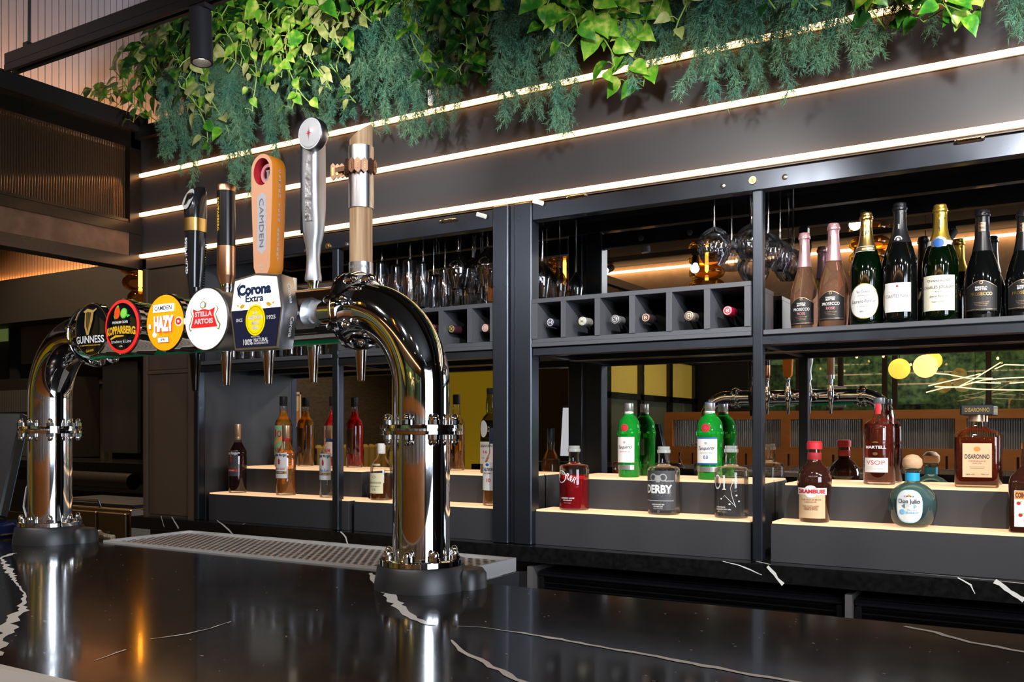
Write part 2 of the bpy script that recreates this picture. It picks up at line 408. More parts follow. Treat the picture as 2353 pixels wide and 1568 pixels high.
for x in (XA0+.01, XA1+.016, XPR+.02, XC1+.014, XE): MB().box(x-.012, x+.012, YF+.035, YM-.03, .658, .682, frame).build('cross_bar', ft, ang=0)
for x in (XA0, XR-.02): MB().box(x-.01, x, YF+.035, YM, 0, 1.2, panel).build('side_panel', ft, ang=0)
# soffit with perforated look over the shelf space
MB().box(XA0, XR, YF+.045, YM, 1.235, 1.245, black).build('soffit', ft, ang=0)
for px in (590, 757, 1075): pass
# small hardware on the header
lock = P('brass', (.8, .6, .25), .3, 1); stud = P('stud', (.5, .5, .52), .25, 1)
def on_header(px, py): p = WY(px, py, YF); return (p.x, YF, p.z)
def hz(p): return (p[0], p[1], p[2]-.9)
for px, py in ((1730, 415), (754, 566)):
    p = hz(on_header(px, py)); q = MB(); q.cyl((p[0], p[1], p[2]), (p[0], p[1]-.006, p[2]), .0125, .0115, lock).cyl((p[0], p[1]-.006, p[2]), (p[0], p[1]-.008, p[2]), .007, .006, gold); q.box(p[0]-.001, p[0]+.001, p[1]-.0085, p[1]-.008, p[2]-.004, p[2]+.004, black)
    q.build('lock', ft, label='round brass lock')
for px, py in ((1661, 427), (1803, 407), (704, 577), (797, 562), (470, 595)):
    p = hz(on_header(px, py)); MB().prof(p, (p[0], p[1]-1, p[2]), [(0, .009), (.003, .008), (.005, .003)], stud).build('bolt', ft, label='round steel bolt')
for px in (1320, 1445, 1520, 1900, 2000): 
    x = XY(px, YF); MB().prof((x, YF+.04, 1.15), (x, YF+1, 1.15), [(0, .011), (.004, .010), (.006, .004)], white).build('bolt', ft, label='pale washer bolt on the back of the header')
for px, py in ((1110, 497), (1240, 467)):
    p = hz(on_header(px, py)); q = MB(); q.X = Matrix.Translation((p[0], p[1], p[2])) @ Matrix.Rotation(.35, 4, 'Y')
    q.loft([(-.021, .005, .004, 4), (-.019, .008, .006, 4), (.019, .008, .006, 4), (.021, .005, .004, 4)], white); 
    q.X = Matrix.Identity(4)
    for i, v in enumerate(q.v): d = v-Vector(p); q.v[i] = Vector((p[0]+d.z, p[1]-.012+d.y, p[2]-d.x))
    q.cyl((p[0], p[1], p[2]), (p[0], p[1]-.01, p[2]), .004, .004, white)
    q.build('latch', ft, label='small white plastic latch')
for px, py in ((1033, 508), (1328, 453), (2228, 324)):
    p = hz(on_header(px, py)); pts = [(p[0]-.034, p[1], p[2]), (p[0]-.034, p[1]-.012, p[2]), (p[0]-.028, p[1]-.016, p[2]), (p[0]+.028, p[1]-.016, p[2]), (p[0]+.034, p[1]-.012, p[2]), (p[0]+.034, p[1], p[2])]
    MB().tube(pts, .0035, chrome, 10).build('pull_handle', ft, label='slim chrome pull handle')
# shelf boards of the middle shelf
def board(x0, x1, lab):
    o = MB().box(x0, x1, YF+.0, YM-.035, 1.586, 1.602, rack_m, .002).build('shelf_board', ang=30); tag(o, lab, 'shelf'); return o
board(XA0+.002, XA1-.002, 'grey middle shelf board at the left end, carrying tumblers')
board(XD0+.002, XE-.002, 'grey middle shelf board under the row of sparkling wine bottles')
# cubby racks
def cubby(x0, x1, divs, lab):
    t = thing('wine_rack', lab, 'wine rack', (0, 0, 1.586)); z0, z1 = 0, .166; y0, y1 = YF-.006, YM-.05; T = .015
    MB().box(x0, x1, y0, y1, z0, z0+T*.9, rack_m, .001).build('bottom_board', t, ang=30); MB().box(x0, x1, y0, y1, z1-T, z1, rack_m, .001).build('top_board', t, ang=30)
    MB().box(x0, x1, y0+.004, y1, z0+T*.9, z0+T*1.9, rack_m, .001).build('base_board', t, ang=30)
    for a in divs: MB().box(a[0], a[1], y0, y1, z0+T*1.9, z1-T, rack_m).build('divider', t, ang=0)
    MB().box(x0, x1, y1-.006, y1, z0+T*1.9, z1-T, rack_m).build('back_board', t, ang=0)
    return t
YC = YF-.006
c4 = lambda q: XY(1200+q*.238, YC)
divC = [(c4(a), c4(b)) for a, b in ((370, 418), (697, 748), (1030, 1086), (1387, 1444), (1753, 1812), (2142, 2203))]
divC = [(XPR+.002, c4(145))]+divC
cubby(XPR+.002, c4(2203), divC, 'grey six-hole wine rack right of the double pillar')
c3 = lambda q: XY(820+q*.204, YC)
w_ = c3(1240)-c3(918); dB = [(c3(918)-i*w_, c3(970)-i*w_) for i in range(-1, 5)]
dB = [d for d in dB if d[0] > XA1+.06 and d[1] < XB1]+[(XA1+.036, XA1+.05), (XB1-.014, XB1-.001)]
cubby(XA1+.036, XB1-.001, dB, 'grey wine rack left of the double pillar, behind the chrome elbow')
# bottles lying in the racks
def lying(px, py, col, ring, cap_txt, lab, body=(.01, .012, .01)):
    p = WY(px, py, YF+.02); t = thing('wine_bottle', lab, 'wine bottle', (p.x, YF+.02, p.z), group='bottles lying in the wine racks')
    m = P('cap_%d' % px, col, .3, .3); mr = P('capring_%d' % px, ring, .3, .5); bg = P('bottle_black_glass', (.008, .009, .008), .08)
    MB().prof((0, 0, 0), (0, 1, 0), [(0, .012), (.001, .0145), (.03, .0145), (.055, .015)], m).build('capsule', t)
    MB().prof((0, 0.055, 0), (0, 1, 0), [(0, .0142), (.02, .0142), (.06, .034), (.075, .036), (.17, .036), (.175, .03)], bg).build('bottle_glass', t)
    q = MB().ell(0, 0, .0125, .0125, flat(.0006), mr, 24, .82)
    q.text(cap_txt, 0, 0, .012, .012, flat(.0008), mr, .02); q.build('cap_emblem', t)
    return t
zz = dict
for a in ((1264, 741, (.05, .05, .08), (.7, .7, .75), 'H', 'wine bottle with a dark navy cap in the first hole right of the double pillar'),
          (1337, 738, (.72, .72, .7), (.45, .4, .2), 'M', 'wine bottle with a white cap and gold crest, second hole from the double pillar'),
          (1412, 734, (.4, .4, .42), (.08, .08, .08), '%', 'wine bottle with a plain silver cap in the third hole of the right rack'),
          (1483, 730, (.06, .04, .04), (.75, .5, .38), 'B', 'wine bottle with a black cap ringed in copper, fourth hole of the right rack'),
          (1582, 726, (.55, .45, .36), (.06, .04, .03), '12', 'wine bottle with a tan cap marked 12'),
          (1671, 714, (.65, .02, .07), (.85, .6, .5), '8', 'wine bottle with a bright red cap at the right end of the rack'),
          (990, 754, (.6, .2, .22), (.85, .6, .6), 'o', 'wine bottle with a pink cap just right of the chrome elbow'),
          (1037, 756, (.1, .03, .05), (.7, .7, .15), 'X', 'wine bottle with a dark cap and yellow palm emblem, left rack'),
          (1114, 754, (.75, .4, .36), (.9, .75, .7), 'o', 'wine bottle with a pale pink cap beside the double pillar, left rack')):
    lying(*a)
# stepped display blocks (riser box + lit tread)
Z1, Z2 = 1.022, 1.132
def step(x0, x1, x2, x3, lab):
    t = thing('bottle_riser', lab, 'display step', ((x0+x1)/2, 0, .9)); c = (x0+x1)/2
    MB().box(x0-c, x1-c, 2.772, 2.9, 0, Z1-.9-.006, panel, .001).build('lower_riser', t, ang=30)
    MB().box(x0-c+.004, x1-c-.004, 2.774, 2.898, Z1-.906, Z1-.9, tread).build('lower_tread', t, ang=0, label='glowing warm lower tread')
    MB().box(x2-c, x3-c, 2.902, YM-.004, 0, Z2-.906, panel, .001).build('upper_riser', t, ang=30)
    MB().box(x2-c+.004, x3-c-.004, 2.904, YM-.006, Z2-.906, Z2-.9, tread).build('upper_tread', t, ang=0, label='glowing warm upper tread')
step(XY(478, 2.77), XY(800, 2.77), XY(567, 2.9)-.1, XY(830, 2.9), 'stepped grey bottle display with lit treads at the left end, holding rum bottles')
step(XY(812, 2.77), XB1+.0, XY(880, 2.9), XB1+.04, 'stepped bottle display with lit treads behind the right chrome column')
step(XPR-.0, XY(1732, 2.77)-.01, XPR+.03, XY(1765, 2.9)-.02, 'stepped bottle display with lit treads between double pillar and thin post')
step(XY(1770, 2.77), XE-.01, XY(1800, 2.9), XE-.01, 'stepped bottle display with lit treads at the right, holding amber liqueurs')
# worktop
wt = thing('marble_worktop', 'black marble back bar worktop with white veins', 'worktop', (0, 0, .846))
XW0 = XY(300, YW)
b = MB().box(XW0, 1.6, YW, YM+.02, 0, .054, marble, .0015)
fy = lambda x, y: (x, YW-.0006, y-.846)
def bv(pts, ws):
    P3 = [WY(px, py, YW) for px, py in pts]; b.strip([(p.x, p.z) for p in P3], [q for q in ws], fy, vein)
bv(((1763, 1302), (1781, 1318), (1786, 1330), (1800, 1343)), (.009, .011, .008, .012)); bv(((782, 1222), (795, 1235), (799, 1254)), (.004, .007, .008))
bv(((498, 1196), (514, 1208), (535, 1228)), (.003, .007, .007)); bv(((394, 1188), (410, 1215)), (.006, .008)); bv(((370, 1186), (377, 1212)), (.005, .004))
bv(((2285, 1336), (2310, 1352), (2353, 1380)), (.012, .010, .013)); bv(((2200, 1328), (2230, 1345), (2240, 1365)), (.003, .004, .002)); bv(((1660, 1290), (1700, 1300), (1725, 1310), (1750, 1322)), (.002, .003, .004, .002))
tv = lambda x, y: (x, y, .0546)
for pts, ws in ((((-2.95, 2.71), (-2.99, 2.76)), (.006, .003)), (((-2.03, 2.71), (-2.1, 2.77)), (.005, .006)), (((-.06, 2.712), (-.16, 2.735), (-.36, 2.76)), (.012, .006, .002)), (((-.735, 2.712), (-.80, 2.765)), (.006, .010))):
    b.strip(pts, ws, tv, vein)
b.build('marble_slab', wt, ang=30)
# under counter fridges
gb = P('gloss_black', (.006, .006, .007), .08)
lastx = XY(1230, 2.74)
for i, (a, c, lab) in enumerate(((XY(1236, 2.74), XY(1936, 2.74), 'glossy black louvred fridge front below the worktop, nearest the double pillar'), (XY(1962, 2.74), 1.2, 'glossy black louvred fridge front below the worktop at the right edge'))):
    t = thing('under_counter_fridge', lab, 'fridge', (a, 2.74, 0)); L = c-a
    MB().box(0, L, .03, .3, .1, .815, black).build('body', t, ang=0)
    q = MB().box(0, L, 0, .03, .795, .815, gb, .004).box(0, L, 0, .03, .1, .12, gb, .004).box(0, .02, 0, .03, .12, .795, gb, .004).box(L-.02, L, 0, .03, .12, .795, gb, .004)
    q.build('door_frame', t, ang=30); q = MB()
    z = .79
    while z > .3: q.add([(.02, .004, z), (L-.02, .004, z), (L-.02, .02, z-.014), (.02, .02, z-.014), (L-.02, .004, z-.016), (.02, .004, z-.016)], [(0, 3, 2, 1), (3, 5, 4, 2)], gb); z -= .016
    q.build('louvre_panel', t, ang=0)
g2 = P('grey_laminate', (.09, .085, .085), .5)
for a, c, l in ((1211, 1224, 'narrow grey end panel left of the nearer louvred fridge'), (1941, 1957, 'narrow grey panel between the two louvred fridges')): tag(MB().box(XY(a, 2.72), XY(c, 2.72), 2.72, 3.0, .0, .83, g2).build('end_panel', ang=0), l, 'cabinet panel')
b = MB().box(XW0+.02, XY(1205, 2.72), 2.80, 3.0, 0, .845, fascia); tag(b.build('base_cabinet', ang=0), 'dark grey base cabinet front below the worktop, left of the fridges', 'base cabinet')
# tall panelled cabinet at the left end
t = thing('tall_cabinet', 'tall brown-grey panelled cabinet at the left end of the back bar', 'cabinet', (0, 0, .9))
bl = P('warm_lit_laminate', (.12, .082, .058), .4, .2)  # warm light on the cabinet is put into the brown base colour
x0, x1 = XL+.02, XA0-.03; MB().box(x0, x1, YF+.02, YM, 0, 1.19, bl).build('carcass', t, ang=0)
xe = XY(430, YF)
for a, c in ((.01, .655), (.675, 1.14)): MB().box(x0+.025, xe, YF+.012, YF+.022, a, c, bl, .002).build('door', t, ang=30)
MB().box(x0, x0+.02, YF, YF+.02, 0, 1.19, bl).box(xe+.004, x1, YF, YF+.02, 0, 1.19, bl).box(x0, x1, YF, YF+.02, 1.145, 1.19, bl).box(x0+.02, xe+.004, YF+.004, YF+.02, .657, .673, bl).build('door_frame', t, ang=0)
# ================================================================ ceiling track and heads
t = thing('lighting_track', 'long black ceiling track hung on a cable over the bar', 'lighting track', (0, TRACK_Y, TRACK_Z))
XT = WY(22, 150, TRACK_Y).x
q = MB(); q.box(XT, 2.2, -.018, .018, 0, .035, black, .002); q.box(XT, 2.2, -.018, -.006, -.02, 0, black).box(XT, 2.2, .006, .018, -.02, 0, black)
q.build('rail', t, ang=30)
for x in (XT+.1, .2, 1.9): MB().tube([(x, 0, .035), (x+.004, 0, .4), (x, 0, ZC-TRACK_Z)], .004, black, 8).box(x-.012, x+.012, -.012, .012, .03, .05, black).build('hanging_cable', t)
for i, (hx, aim) in enumerate(HEADS):
    lab = ('black cylindrical spotlight on the track in front of the greenery', 'unseen second track spotlight, above the tap handles', 'unseen third track spotlight above the bar', 'unseen fourth track spotlight above the bar', 'unseen last track spotlight at the right end')[i]
    t = thing('track_spotlight', lab, 'spotlight', (hx, TRACK_Y, TRACK_Z-.02), group='spotlights on the track')
    d = (Vector(aim)-Vector((hx, TRACK_Y, TRACK_Z-.1))).normalized()
    if i == 0: d = Vector((.10, -.05, -1)).normalized()
    c = Vector((0, 0, -.06)); dk = P('spot_body', (.03, .03, .035), .55)
    MB().box(-.03, .03, -.014, .014, -.012, .0, dk).cyl((0, 0, -.01), (0, 0, -.05), .006, .006, dk).build('bracket', t)
    a = c-d*.05; MB().prof(a, a+d, [(0, .024), (.003, .028), (.135, .028), (.14, .0275), (.14, .023), (.12, .018)], dk, caps=False).prof(a, a+d, [(0, .024), (.001, .024)], dk).build('housing', t)
    MB().prof(a+d*.12, a+d*2, [(0, .0175), (.001, .0175)], E('lamp_lens', (1, .84, .6), 9)).build('lens', t)
t = thing('lighting_track', 'added black ceiling track, out of view over the customer side', 'lighting track', (0, -.35, 2.60))  # track and heads added for light on taps and back bar
MB().box(-3.3, 2.0, -.018, .018, 0, .035, black, .002).build('rail', t, ang=30)
for x in (-3.0, 0, 1.8): MB().tube([(x, 0, .035), (x+.004, 0, .4), (x, 0, ZD-2.6)], .004, black, 8).build('hanging_cable', t)
for i, (hx, aim, pw) in enumerate(ADDED_HEADS):
    d = (Vector(aim)-Vector((hx, -.35, 2.55))).normalized(); t = thing('track_spotlight', 'added black spotlight on the customer side track', 'spotlight', (hx, -.35, 2.60), 0, 'added spotlights on the customer side track')
    MB().box(-.03, .03, -.014, .014, -.012, .0, dk).cyl((0, 0, -.01), (0, 0, -.05), .006, .006, dk).build('bracket', t); c = Vector((0, 0, -.05))
    MB().prof(c-d*.05, c+d, [(0, .024), (.003, .028), (.135, .028), (.14, .0275), (.14, .023), (.12, .018)], dk, caps=False).build('housing', t)
    MB().prof(c+d*.07, c+d*2, [(0, .0175), (.001, .0175)], E('added_lens_cool', (.9, .95, 1), 3)).build('lens', t)
# ================================================================ front counter
ZT = 1.077
ct = thing('bar_counter', 'polished black marble bar counter with white veins in the foreground', 'bar counter', (0, 0, ZT))
poly = [(-3.3, .49), (2.2, .49), (2.2, 1.2), (-.04, 1.138), (-.855, 1.108), (-.865, 1.134), (-3.3, 1.134)]
b = MB(); n = len(poly)
vs = [(x, y, 0) for x, y in poly]+[(x, y, -.035) for x, y in poly]
b.add(vs, [tuple(range(n)), tuple(range(2*n-1, n-1, -1))]+[((i+1) % n, i, i+n, (i+1) % n+n) for i in range(n)], marble)
top = lambda x, y: (x, y, .0005)
def cv(pts, ws, j=.25):
    Q = [WZ(px, py, ZT) for px, py in pts]; b.strip([(q.x, q.y) for q in Q], ws, top, vein, j)
cv(((852, 1318), (862, 1334), (890, 1362), (915, 1392), (945, 1418), (985, 1437), (1000, 1438)), (.006, .010, .016, .013, .013, .006, .002))
cv(((1050, 1440), (1110, 1443), (1150, 1449), (1200, 1456), (1330, 1478), (1450, 1500), (1560, 1522), (1700, 1546), (1830, 1570), (1950, 1590)), (.001, .0015, .002, .005, .007, .006, .008, .007, .006, .005), .4)
cv(((1035, 1472), (1060, 1496), (1100, 1516), (1150, 1542), (1200, 1572)), (.002, .006, .007, .006, .008), .5)
cv(((2078, 1440), (2150, 1455), (2230, 1477), (2353, 1500), (2420, 1510)), (.005, .009, .007, .007, .006), .3)
cv(((28, 1272), (0, 1284), (20, 1310), (34, 1338), (56, 1365), (55, 1385), (42, 1410), (15, 1445), (0, 1475), (-15, 1510)), (.012, .004, .012, .003, .003, .006, .012, .014, .012, .01), .5)
cv(((345, 1470), (430, 1458), (480, 1446), (530, 1430)), (.0012, .003, .002, .001), .7); cv(((215, 1520), (290, 1494)), (.001, .002), .7)
for _ in range(260):
    x, y = random.uniform(-1.8, .6), random.uniform(.52, 1.1); s = random.uniform(.0003, .0009)
    b.ell(x, y, s*random.uniform(1, 3), s, top, vein, 5)
b.build('marble_slab', ct, ang=30)
MB().box(-3.3, 2.2, .482, .49, -.012, .0015, white).build('edge_trim', ct, ang=0, label='trim strip coloured white for its bright reflection along the near edge')  # white colour stands in for the bright reflection on the trim
MB().box(-3.25, 2.2, .56, 1.06, -ZT, -.035, P('counter_front', (.05, .035, .025), .5)).build('counter_body', ct, ang=0)
# drip tray
dt = thing('drip_tray', 'long perforated stainless drip tray between the chrome columns', 'drip tray', (0, 0, ZT))
dm = P('tray_steel', (.62, .61, .60), .34, .55); dark = P('tray_hole', (.01, .01, .01), .6)
x0, x1, y0, y1 = -1.63, -.80, 1.136, 1.345
b = MB()
for a in ((x0, x1, y0, y0+.006), (x0, x1, y1-.006, y1), (x0, x0+.006, y0+.006, y1-.006), (x1-.006, x1, y0+.006, y1-.006)): b.box(a[0], a[1], a[2], a[3], -.02, .0035, dm)
b.build('tray_rim', dt, ang=0)
b = MB().box(x0+.006, x1-.006, y0+.006, y1-.006, -.012, -.001, dm); j = 0; y = y0+.014
mp = lambda x, y: (x, y, -.0006)
while y < y1-.012:
    x = x0+.014+(.0078 if j % 2 else 0)
    while x < x1-.012: b.ell(x, y, .0050, .0034, mp, dark, 8); b.strip([(x-.004, y+.0046), (x+.004, y+.0046)], [.0012, .0012], mp, chrome, 0); x += .0155
    y += .0115; j += 1
b.build('perforated_plate', dt, ang=0)
MB().box(x0, x1+.004, y1-.05, y1, -.05, -.02, black).box(x1-.03, x1+.006, y0+.02, y1+.0, -.045, -.02, black).build('support_bracket', dt, ang=0)
# ================================================================ beer tower
A = Vector((-.775, 1.041, ZT)); Bp = Vector((-1.722, 1.082, ZT)); ax = (Bp-A); SP = math.hypot(ax.x, ax.y)
tw = thing('beer_tower', 'polished chrome bridge beer tower with five taps and five round or square badges', 'beer tower', A, 0)
D = Vector((ax.x, ax.y, 0)).normalized()      # right -> left
RT, ZA, RB = .0405, .400, .118
def onax(s, z=ZA): return Vector((D.x*s, D.y*s, z))
def nut(b, p, up, s=1):
    b.prof(p, p+up, [(0, .0068*s), (.006*s, .0068*s), (.0065*s, .0052*s), (.011*s, .0050*s), (.0135*s, .0038*s), (.0148*s, .0015*s)], chrome, 10)
def flange(name, c, axis, two=True, nuts=8, under=True):
    c = Vector(c); axis = Vector(axis).normalized(); e = axis.orthogonal().normalized(); g = axis.cross(e)
    b = MB(); b.prof(c, c+axis, [(-.0075, .052), (-.0065, .058), (-.002, .0585), (-.0008, .056), (.0008, .056), (.002, .0585), (.0065, .058), (.0075, .052)] if two else [(0, .052), (0, .059), (.007, .059), (.0085, .055), (.0085, .05)], chrome, 48)
    o = b.build(name, tw)
    for k in range(nuts):
        a = 2*PI*(k+.3)/nuts; p = c+e*(.0505*math.cos(a))+g*(.0505*math.sin(a)); q = MB()
        nut(q, p+axis*(.0075), axis)
        if under and two: nut(q, p-axis*.0075, -axis)
        q.build('cap_nut', o)
for s0 in (0, SP):
    c = onax(s0, 0)
    b = MB(); b.X = Matrix.Translation(c); b.loft([(0, .0665, .0665, 2), (.006, .0665, .0665, 2), (.030, .0625, .0625, 2), (.0335, .060, .060, 2), (.0335, .0, .0, 2)], rubber, 48)
    b.loft([(0, .026, .028, 2.4, .055, .035), (.02, .025, .027, 2.4, .055, .035), (.027, .02, .022, 2.4, .055, .035), (.029, .01, .01, 2.4, .055, .035)], rubber, 24)
    b.build('base_collar', tw)
    flange('base_flange', c+Vector((0, 0, .034)), (0, 0, 1), two=False)
    flange('flange', c+Vector((0, 0, .223)), (0, 0, 1))
    b = MB(); b.X = Matrix.Translation(c); b.lathe([(.036, RT), (.223, RT)], chrome, 56, False).build('column', tw)
# elbows + bridge
def bend(s0, sgn):
    pts = [onax(s0, .223)]
    for k in range(0, 25):
        a = PI/2*k/24; pts.append(onax(s0+sgn*(RB-RB*math.cos(a)), ZA-RB+RB*math.sin(a)))
    return pts
MB().tube(bend(0, 1)+[onax(RB+.004)], RT, chrome, 56).build('elbow', tw); MB().tube(bend(SP, -1)+[onax(SP-RB-.03)], RT, chrome, 56).build('elbow', tw)
flange('flange', onax(RB+.002), D); flange('flange', onax(SP-RB-.045), D)
MB().tube([onax(RB), onax((SP)/2), onax(SP-RB-.02)], RT, chrome, 56).build('bridge_tube', tw)
# grey clip ring next to the right flange, side disc
# drip rail: green lit strip under the bridge
MB().box(-.8, -.16, .012, .03, ZA-.044, ZA-.037, P('green_strip', (.01, .16, .06), .3, emis=(.0, .5, .2), es=.05)).build('under_strip', tw, ang=0, label='green strip under the bridge')
BX = [-1.034, -1.170, -1.269, -1.379, -1.466]     # world x of badges and taps
TXs = [-1.021, -1.130, -1.240, -1.351, -1.437]
def yl(x): return 1.041+(x+.775)*D.y/D.x
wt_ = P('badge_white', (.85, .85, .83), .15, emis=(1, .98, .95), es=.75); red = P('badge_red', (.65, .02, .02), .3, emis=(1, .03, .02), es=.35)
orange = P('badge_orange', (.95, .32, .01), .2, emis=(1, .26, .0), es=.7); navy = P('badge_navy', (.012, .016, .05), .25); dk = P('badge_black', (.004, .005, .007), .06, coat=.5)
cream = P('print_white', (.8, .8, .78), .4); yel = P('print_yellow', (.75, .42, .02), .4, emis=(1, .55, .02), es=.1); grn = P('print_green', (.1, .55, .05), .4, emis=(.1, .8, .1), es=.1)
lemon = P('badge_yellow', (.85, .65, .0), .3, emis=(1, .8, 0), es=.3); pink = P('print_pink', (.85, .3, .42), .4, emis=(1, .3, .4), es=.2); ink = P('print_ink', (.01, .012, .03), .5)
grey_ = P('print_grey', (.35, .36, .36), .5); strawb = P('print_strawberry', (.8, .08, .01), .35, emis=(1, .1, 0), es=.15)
harp = P('print_gold', (.75, .48, .14), .35, .5)
def badge(i, R, depth, rim, facem):
    x = BX[i]; p = Vector((x, yl(x), ZT+ZA))-A
    b = MB(); c = p+Vector((0, -.0, 0)); f = Vector((x, .998, ZT+ZA))-A
    L = (c-f).length
    b.prof(c, f, [(0, .034), (.01, R*.93), (L-.014, R*.93), (L-.012, R), (L-.002, R), (L, R*.97), (L, R*.93)], rim, 56, caps=False)
    o = b.build('badge_housing', tw)
    fb = MB(); fb.prof(f+Vector((0, .002, 0)), f, [(0, R*.95), (.002, R*.95), (.0032, R*.8), (.0042, R*.5), (.0046, .001)], facem, 56)
    def mp(dd):
        return lambda u, v: (f.x+u, f.y-.0004-dd-.0046*max(0, 1-((u*u+v*v)/(R*R))**1.4), f.z+v)
    return o, fb, mp, R
# 4: harp badge
o, fb, mp, R = badge(4, .0475, .05, chrome, dk)
m0, m1 = mp(.0002), mp(.0004)
hp = [(-.018, .032), (-.006, .037), (.010, .033), (.018, .037), (.019, .034), (.010, .028), (-.004, .031), (-.012, .029)]
fb.poly(hp, m0, harp); fb.poly([(.006, .033), (.012, .033), (.011, .016), (.0, -.010), (-.006, -.010), (.004, .014)], m0, harp)
fb.poly([(-.012, .029), (-.009, .029), (-.007, .005), (-.001, -.010), (-.006, -.010), (-.012, .005)], m0, harp)
for k in range(6): fb.poly([(-.008+k*.0026, .03), (-.0075+k*.0026, .03), (-.004+k*.0014, -.004+k*.002), (-.0044+k*.0014, -.004+k*.002)], m1, harp)
fb.text('GUINNESS', 0, -.018, .078, .013, m1, cream, .02); fb.text("ST. JAMES'S GATE DUBLIN, IRELAND", 0, -.0285, .058, .0025, m1, yel, .02); fb.text('Guinness', 0, -.037, .022, .005, m1, yel, 0, .1, .3)
fb.build('badge_face', o)
# 3: red rimmed cider badge
o, fb, mp, R = badge(3, .0485, .05, chrome, dk)
m0, m1 = mp(.0002), mp(.0004)
fb.ell(0, 0, R*.95, R*.95, mp(0), red, 48, .88)
fb.ell(-.009, .024, .008, .011, m0, strawb); fb.ell(.009, .022, .009, .009, m0, grn); fb.ell(.009, .022, .0065, .0065, m1, P('lime', (.35, .8, .1), .4)); fb.poly([(-.019, .02), (-.012, .016), (-.014, .012)], m0, grn); fb.poly([(.017, .02), (.026, .018), (.018, .014)], m0, grn); fb.poly([(-.012, .034), (-.008, .037), (-.004, .034), (-.008, .032)], m1, grn)
fb.text('PREMIUM CIDER', 0, .007, .042, .0042, m1, cream, .03); fb.text('KOPPARBERG', 0, -.006, .076, .014, m1, yel, .05, 0, 0, .003)
fb.strip([(-.028, -.021), (-.012, -.0165), (.01, -.0165)], [.003, .004, .002], m1, yel, 0); fb.text('Strawberry & Lime', 0, -.0265, .054, .007, m1, cream, .01, 0, .3); fb.text('4.0%', 0, -.034, .009, .003, m1, cream, .02)
fb.build('badge_face', o)
# 2: orange badge
o, fb, mp, R = badge(2, .0485, .05, chrome, orange)
m0, m1, m2 = mp(.0002), mp(.0004), mp(.0006)
fb.rect(0, .024, .052, .013, m0, wt_, 6); fb.text('CAMDEN', 0, .024, .043, .007, m1, ink, .02); 
for dx, dz, mt in ((.0018, -.0015, red), (.0008, -.0006, pink), (0, 0, wt_)): fb.text('HAZY', .002+dx, -.002+dz, .048, .026, (m0, m1, m2)[0 if mt is red else 1 if mt is pink else 2], mt, .06)
fb.ell(-.021, -.0195, .0055, .0045, m2, wt_); fb.rect(.0, -.0285, .028, .0095, m0, ink); fb.rect(.0, -.0285, .026, .0078, m1, wt_); fb.text('IPA', 0, -.0285, .011, .0045, m2, ink, .02)
fb.rect(-.034, -.005, .008, .009, m0, ink); fb.rect(-.034, -.005, .0066, .0075, m1, wt_); fb.ell(.037, .0, .0075, .0075, m0, wt_); fb.ell(.037, .0, .006, .006, m1, red); fb.text('n', .037, 0, .004, .004, m2, wt_, .04)
fb.build('badge_face', o)
# 1: white badge with red cartouche
o, fb, mp, R = badge(1, .0515, .06, satin, wt_)
m0, m1, m2 = mp(.0002), mp(.0004), mp(.0006)
gl = P('print_olive', (.35, .33, .12), .4)
for s_ in (-1, 1):
    fb.strip([(s_*.028, .020), (s_*.032, .014), (s_*.027, .006), (s_*.031, -.004), (s_*.036, -.011), (s_*.033, -.018), (s_*.028, -.016)], [.001, .0025, .002, .003, .003, .003, .001], m0, gl, 0)
fb.poly([(-.026, .017), (-.014, .013), (-.004, .015), (.004, .015), (.014, .013), (.026, .017), (.023, .006), (.031, -.014), (-.031, -.014), (-.023, .006)], m1, red)
fb.text('STELLA', 0, .0075, .040, .0085, m2, cream, .05); fb.text('ARTOIS', 0, -.004, .044, .0085, m2, cream, .05)
fb.ell(-.002, .022, .007, .006, m0, gl, 16, .7); fb.poly([(.0, .016), (.006, .018), (.007, .027), (.003, .024)], m1, gl); fb.poly([(0, .034), (.0012, .032), (0, .03), (-.0012, .032)], m1, red)
fb.build('badge_face', o)
# 0: shield-shaped plate
x = BX[0]; f = Vector((x, .975, ZT+ZA))-A; c = Vector((x, yl(x), ZT+ZA))-A
outl = [(-.0455, .052), (0, .0575), (.0455, .052), (.055, .004), (.0445, -.056), (-.0445, -.056), (-.055, .004)]
b = MB(); k = len(outl)
vs = [(f.x+u, f.y+.0, f.z+v) for u, v in outl]+[(f.x+u*1.03, f.y+.006, f.z+v*1.03) for u, v in outl]+[(f.x+u*.99, f.y+.032, f.z+v*.99) for u, v in outl]
b.add(vs, [tuple(range(k)), tuple(range(3*k-1, 2*k-1, -1))]+[(i+r*k, (i+1) % k+r*k, (i+1) % k+k+r*k, i+k+r*k) for r in (0, 1) for i in range(k)], satin)
b.prof(f+Vector((0, .03, 0)), c, [(0, .045), (.02, .044), (.035, .036), (.07, .034)], chrome, 40)
sx = lambda u, v: (f.x+.052+(-.0075 if v < 0 else 0)*0, f.y+.019-u, f.z+v)
for zc, xo in ((.026, .0525), (-.024, .0525)):
    mps = lambda u, v, zc=zc, xo=xo: (f.x+(.0558-abs(zc-u)*.19 if zc > 0 else .0573-abs(zc-u)*.195)+.0008, f.y+.019+v, f.z+zc-u)
    b.text('Corona', 0, 0, .03, .007, mps, cream, .01)
o = b.build('badge_housing', tw)
fb = MB(); F0 = lambda d: (lambda u, v: (f.x+u, f.y-.0006-d, f.z+v)); m0, m1, m2 = F0(0), F0(.0003), F0(.0006)
fb.poly([(-.0435, .049), (0, .0545), (.0435, .049), (.0515, .004), (-.0515, .004)], m0, wt_); fb.poly([(-.0515, .004), (.0515, .004), (.042, -.053), (-.042, -.053)], m0, navy)
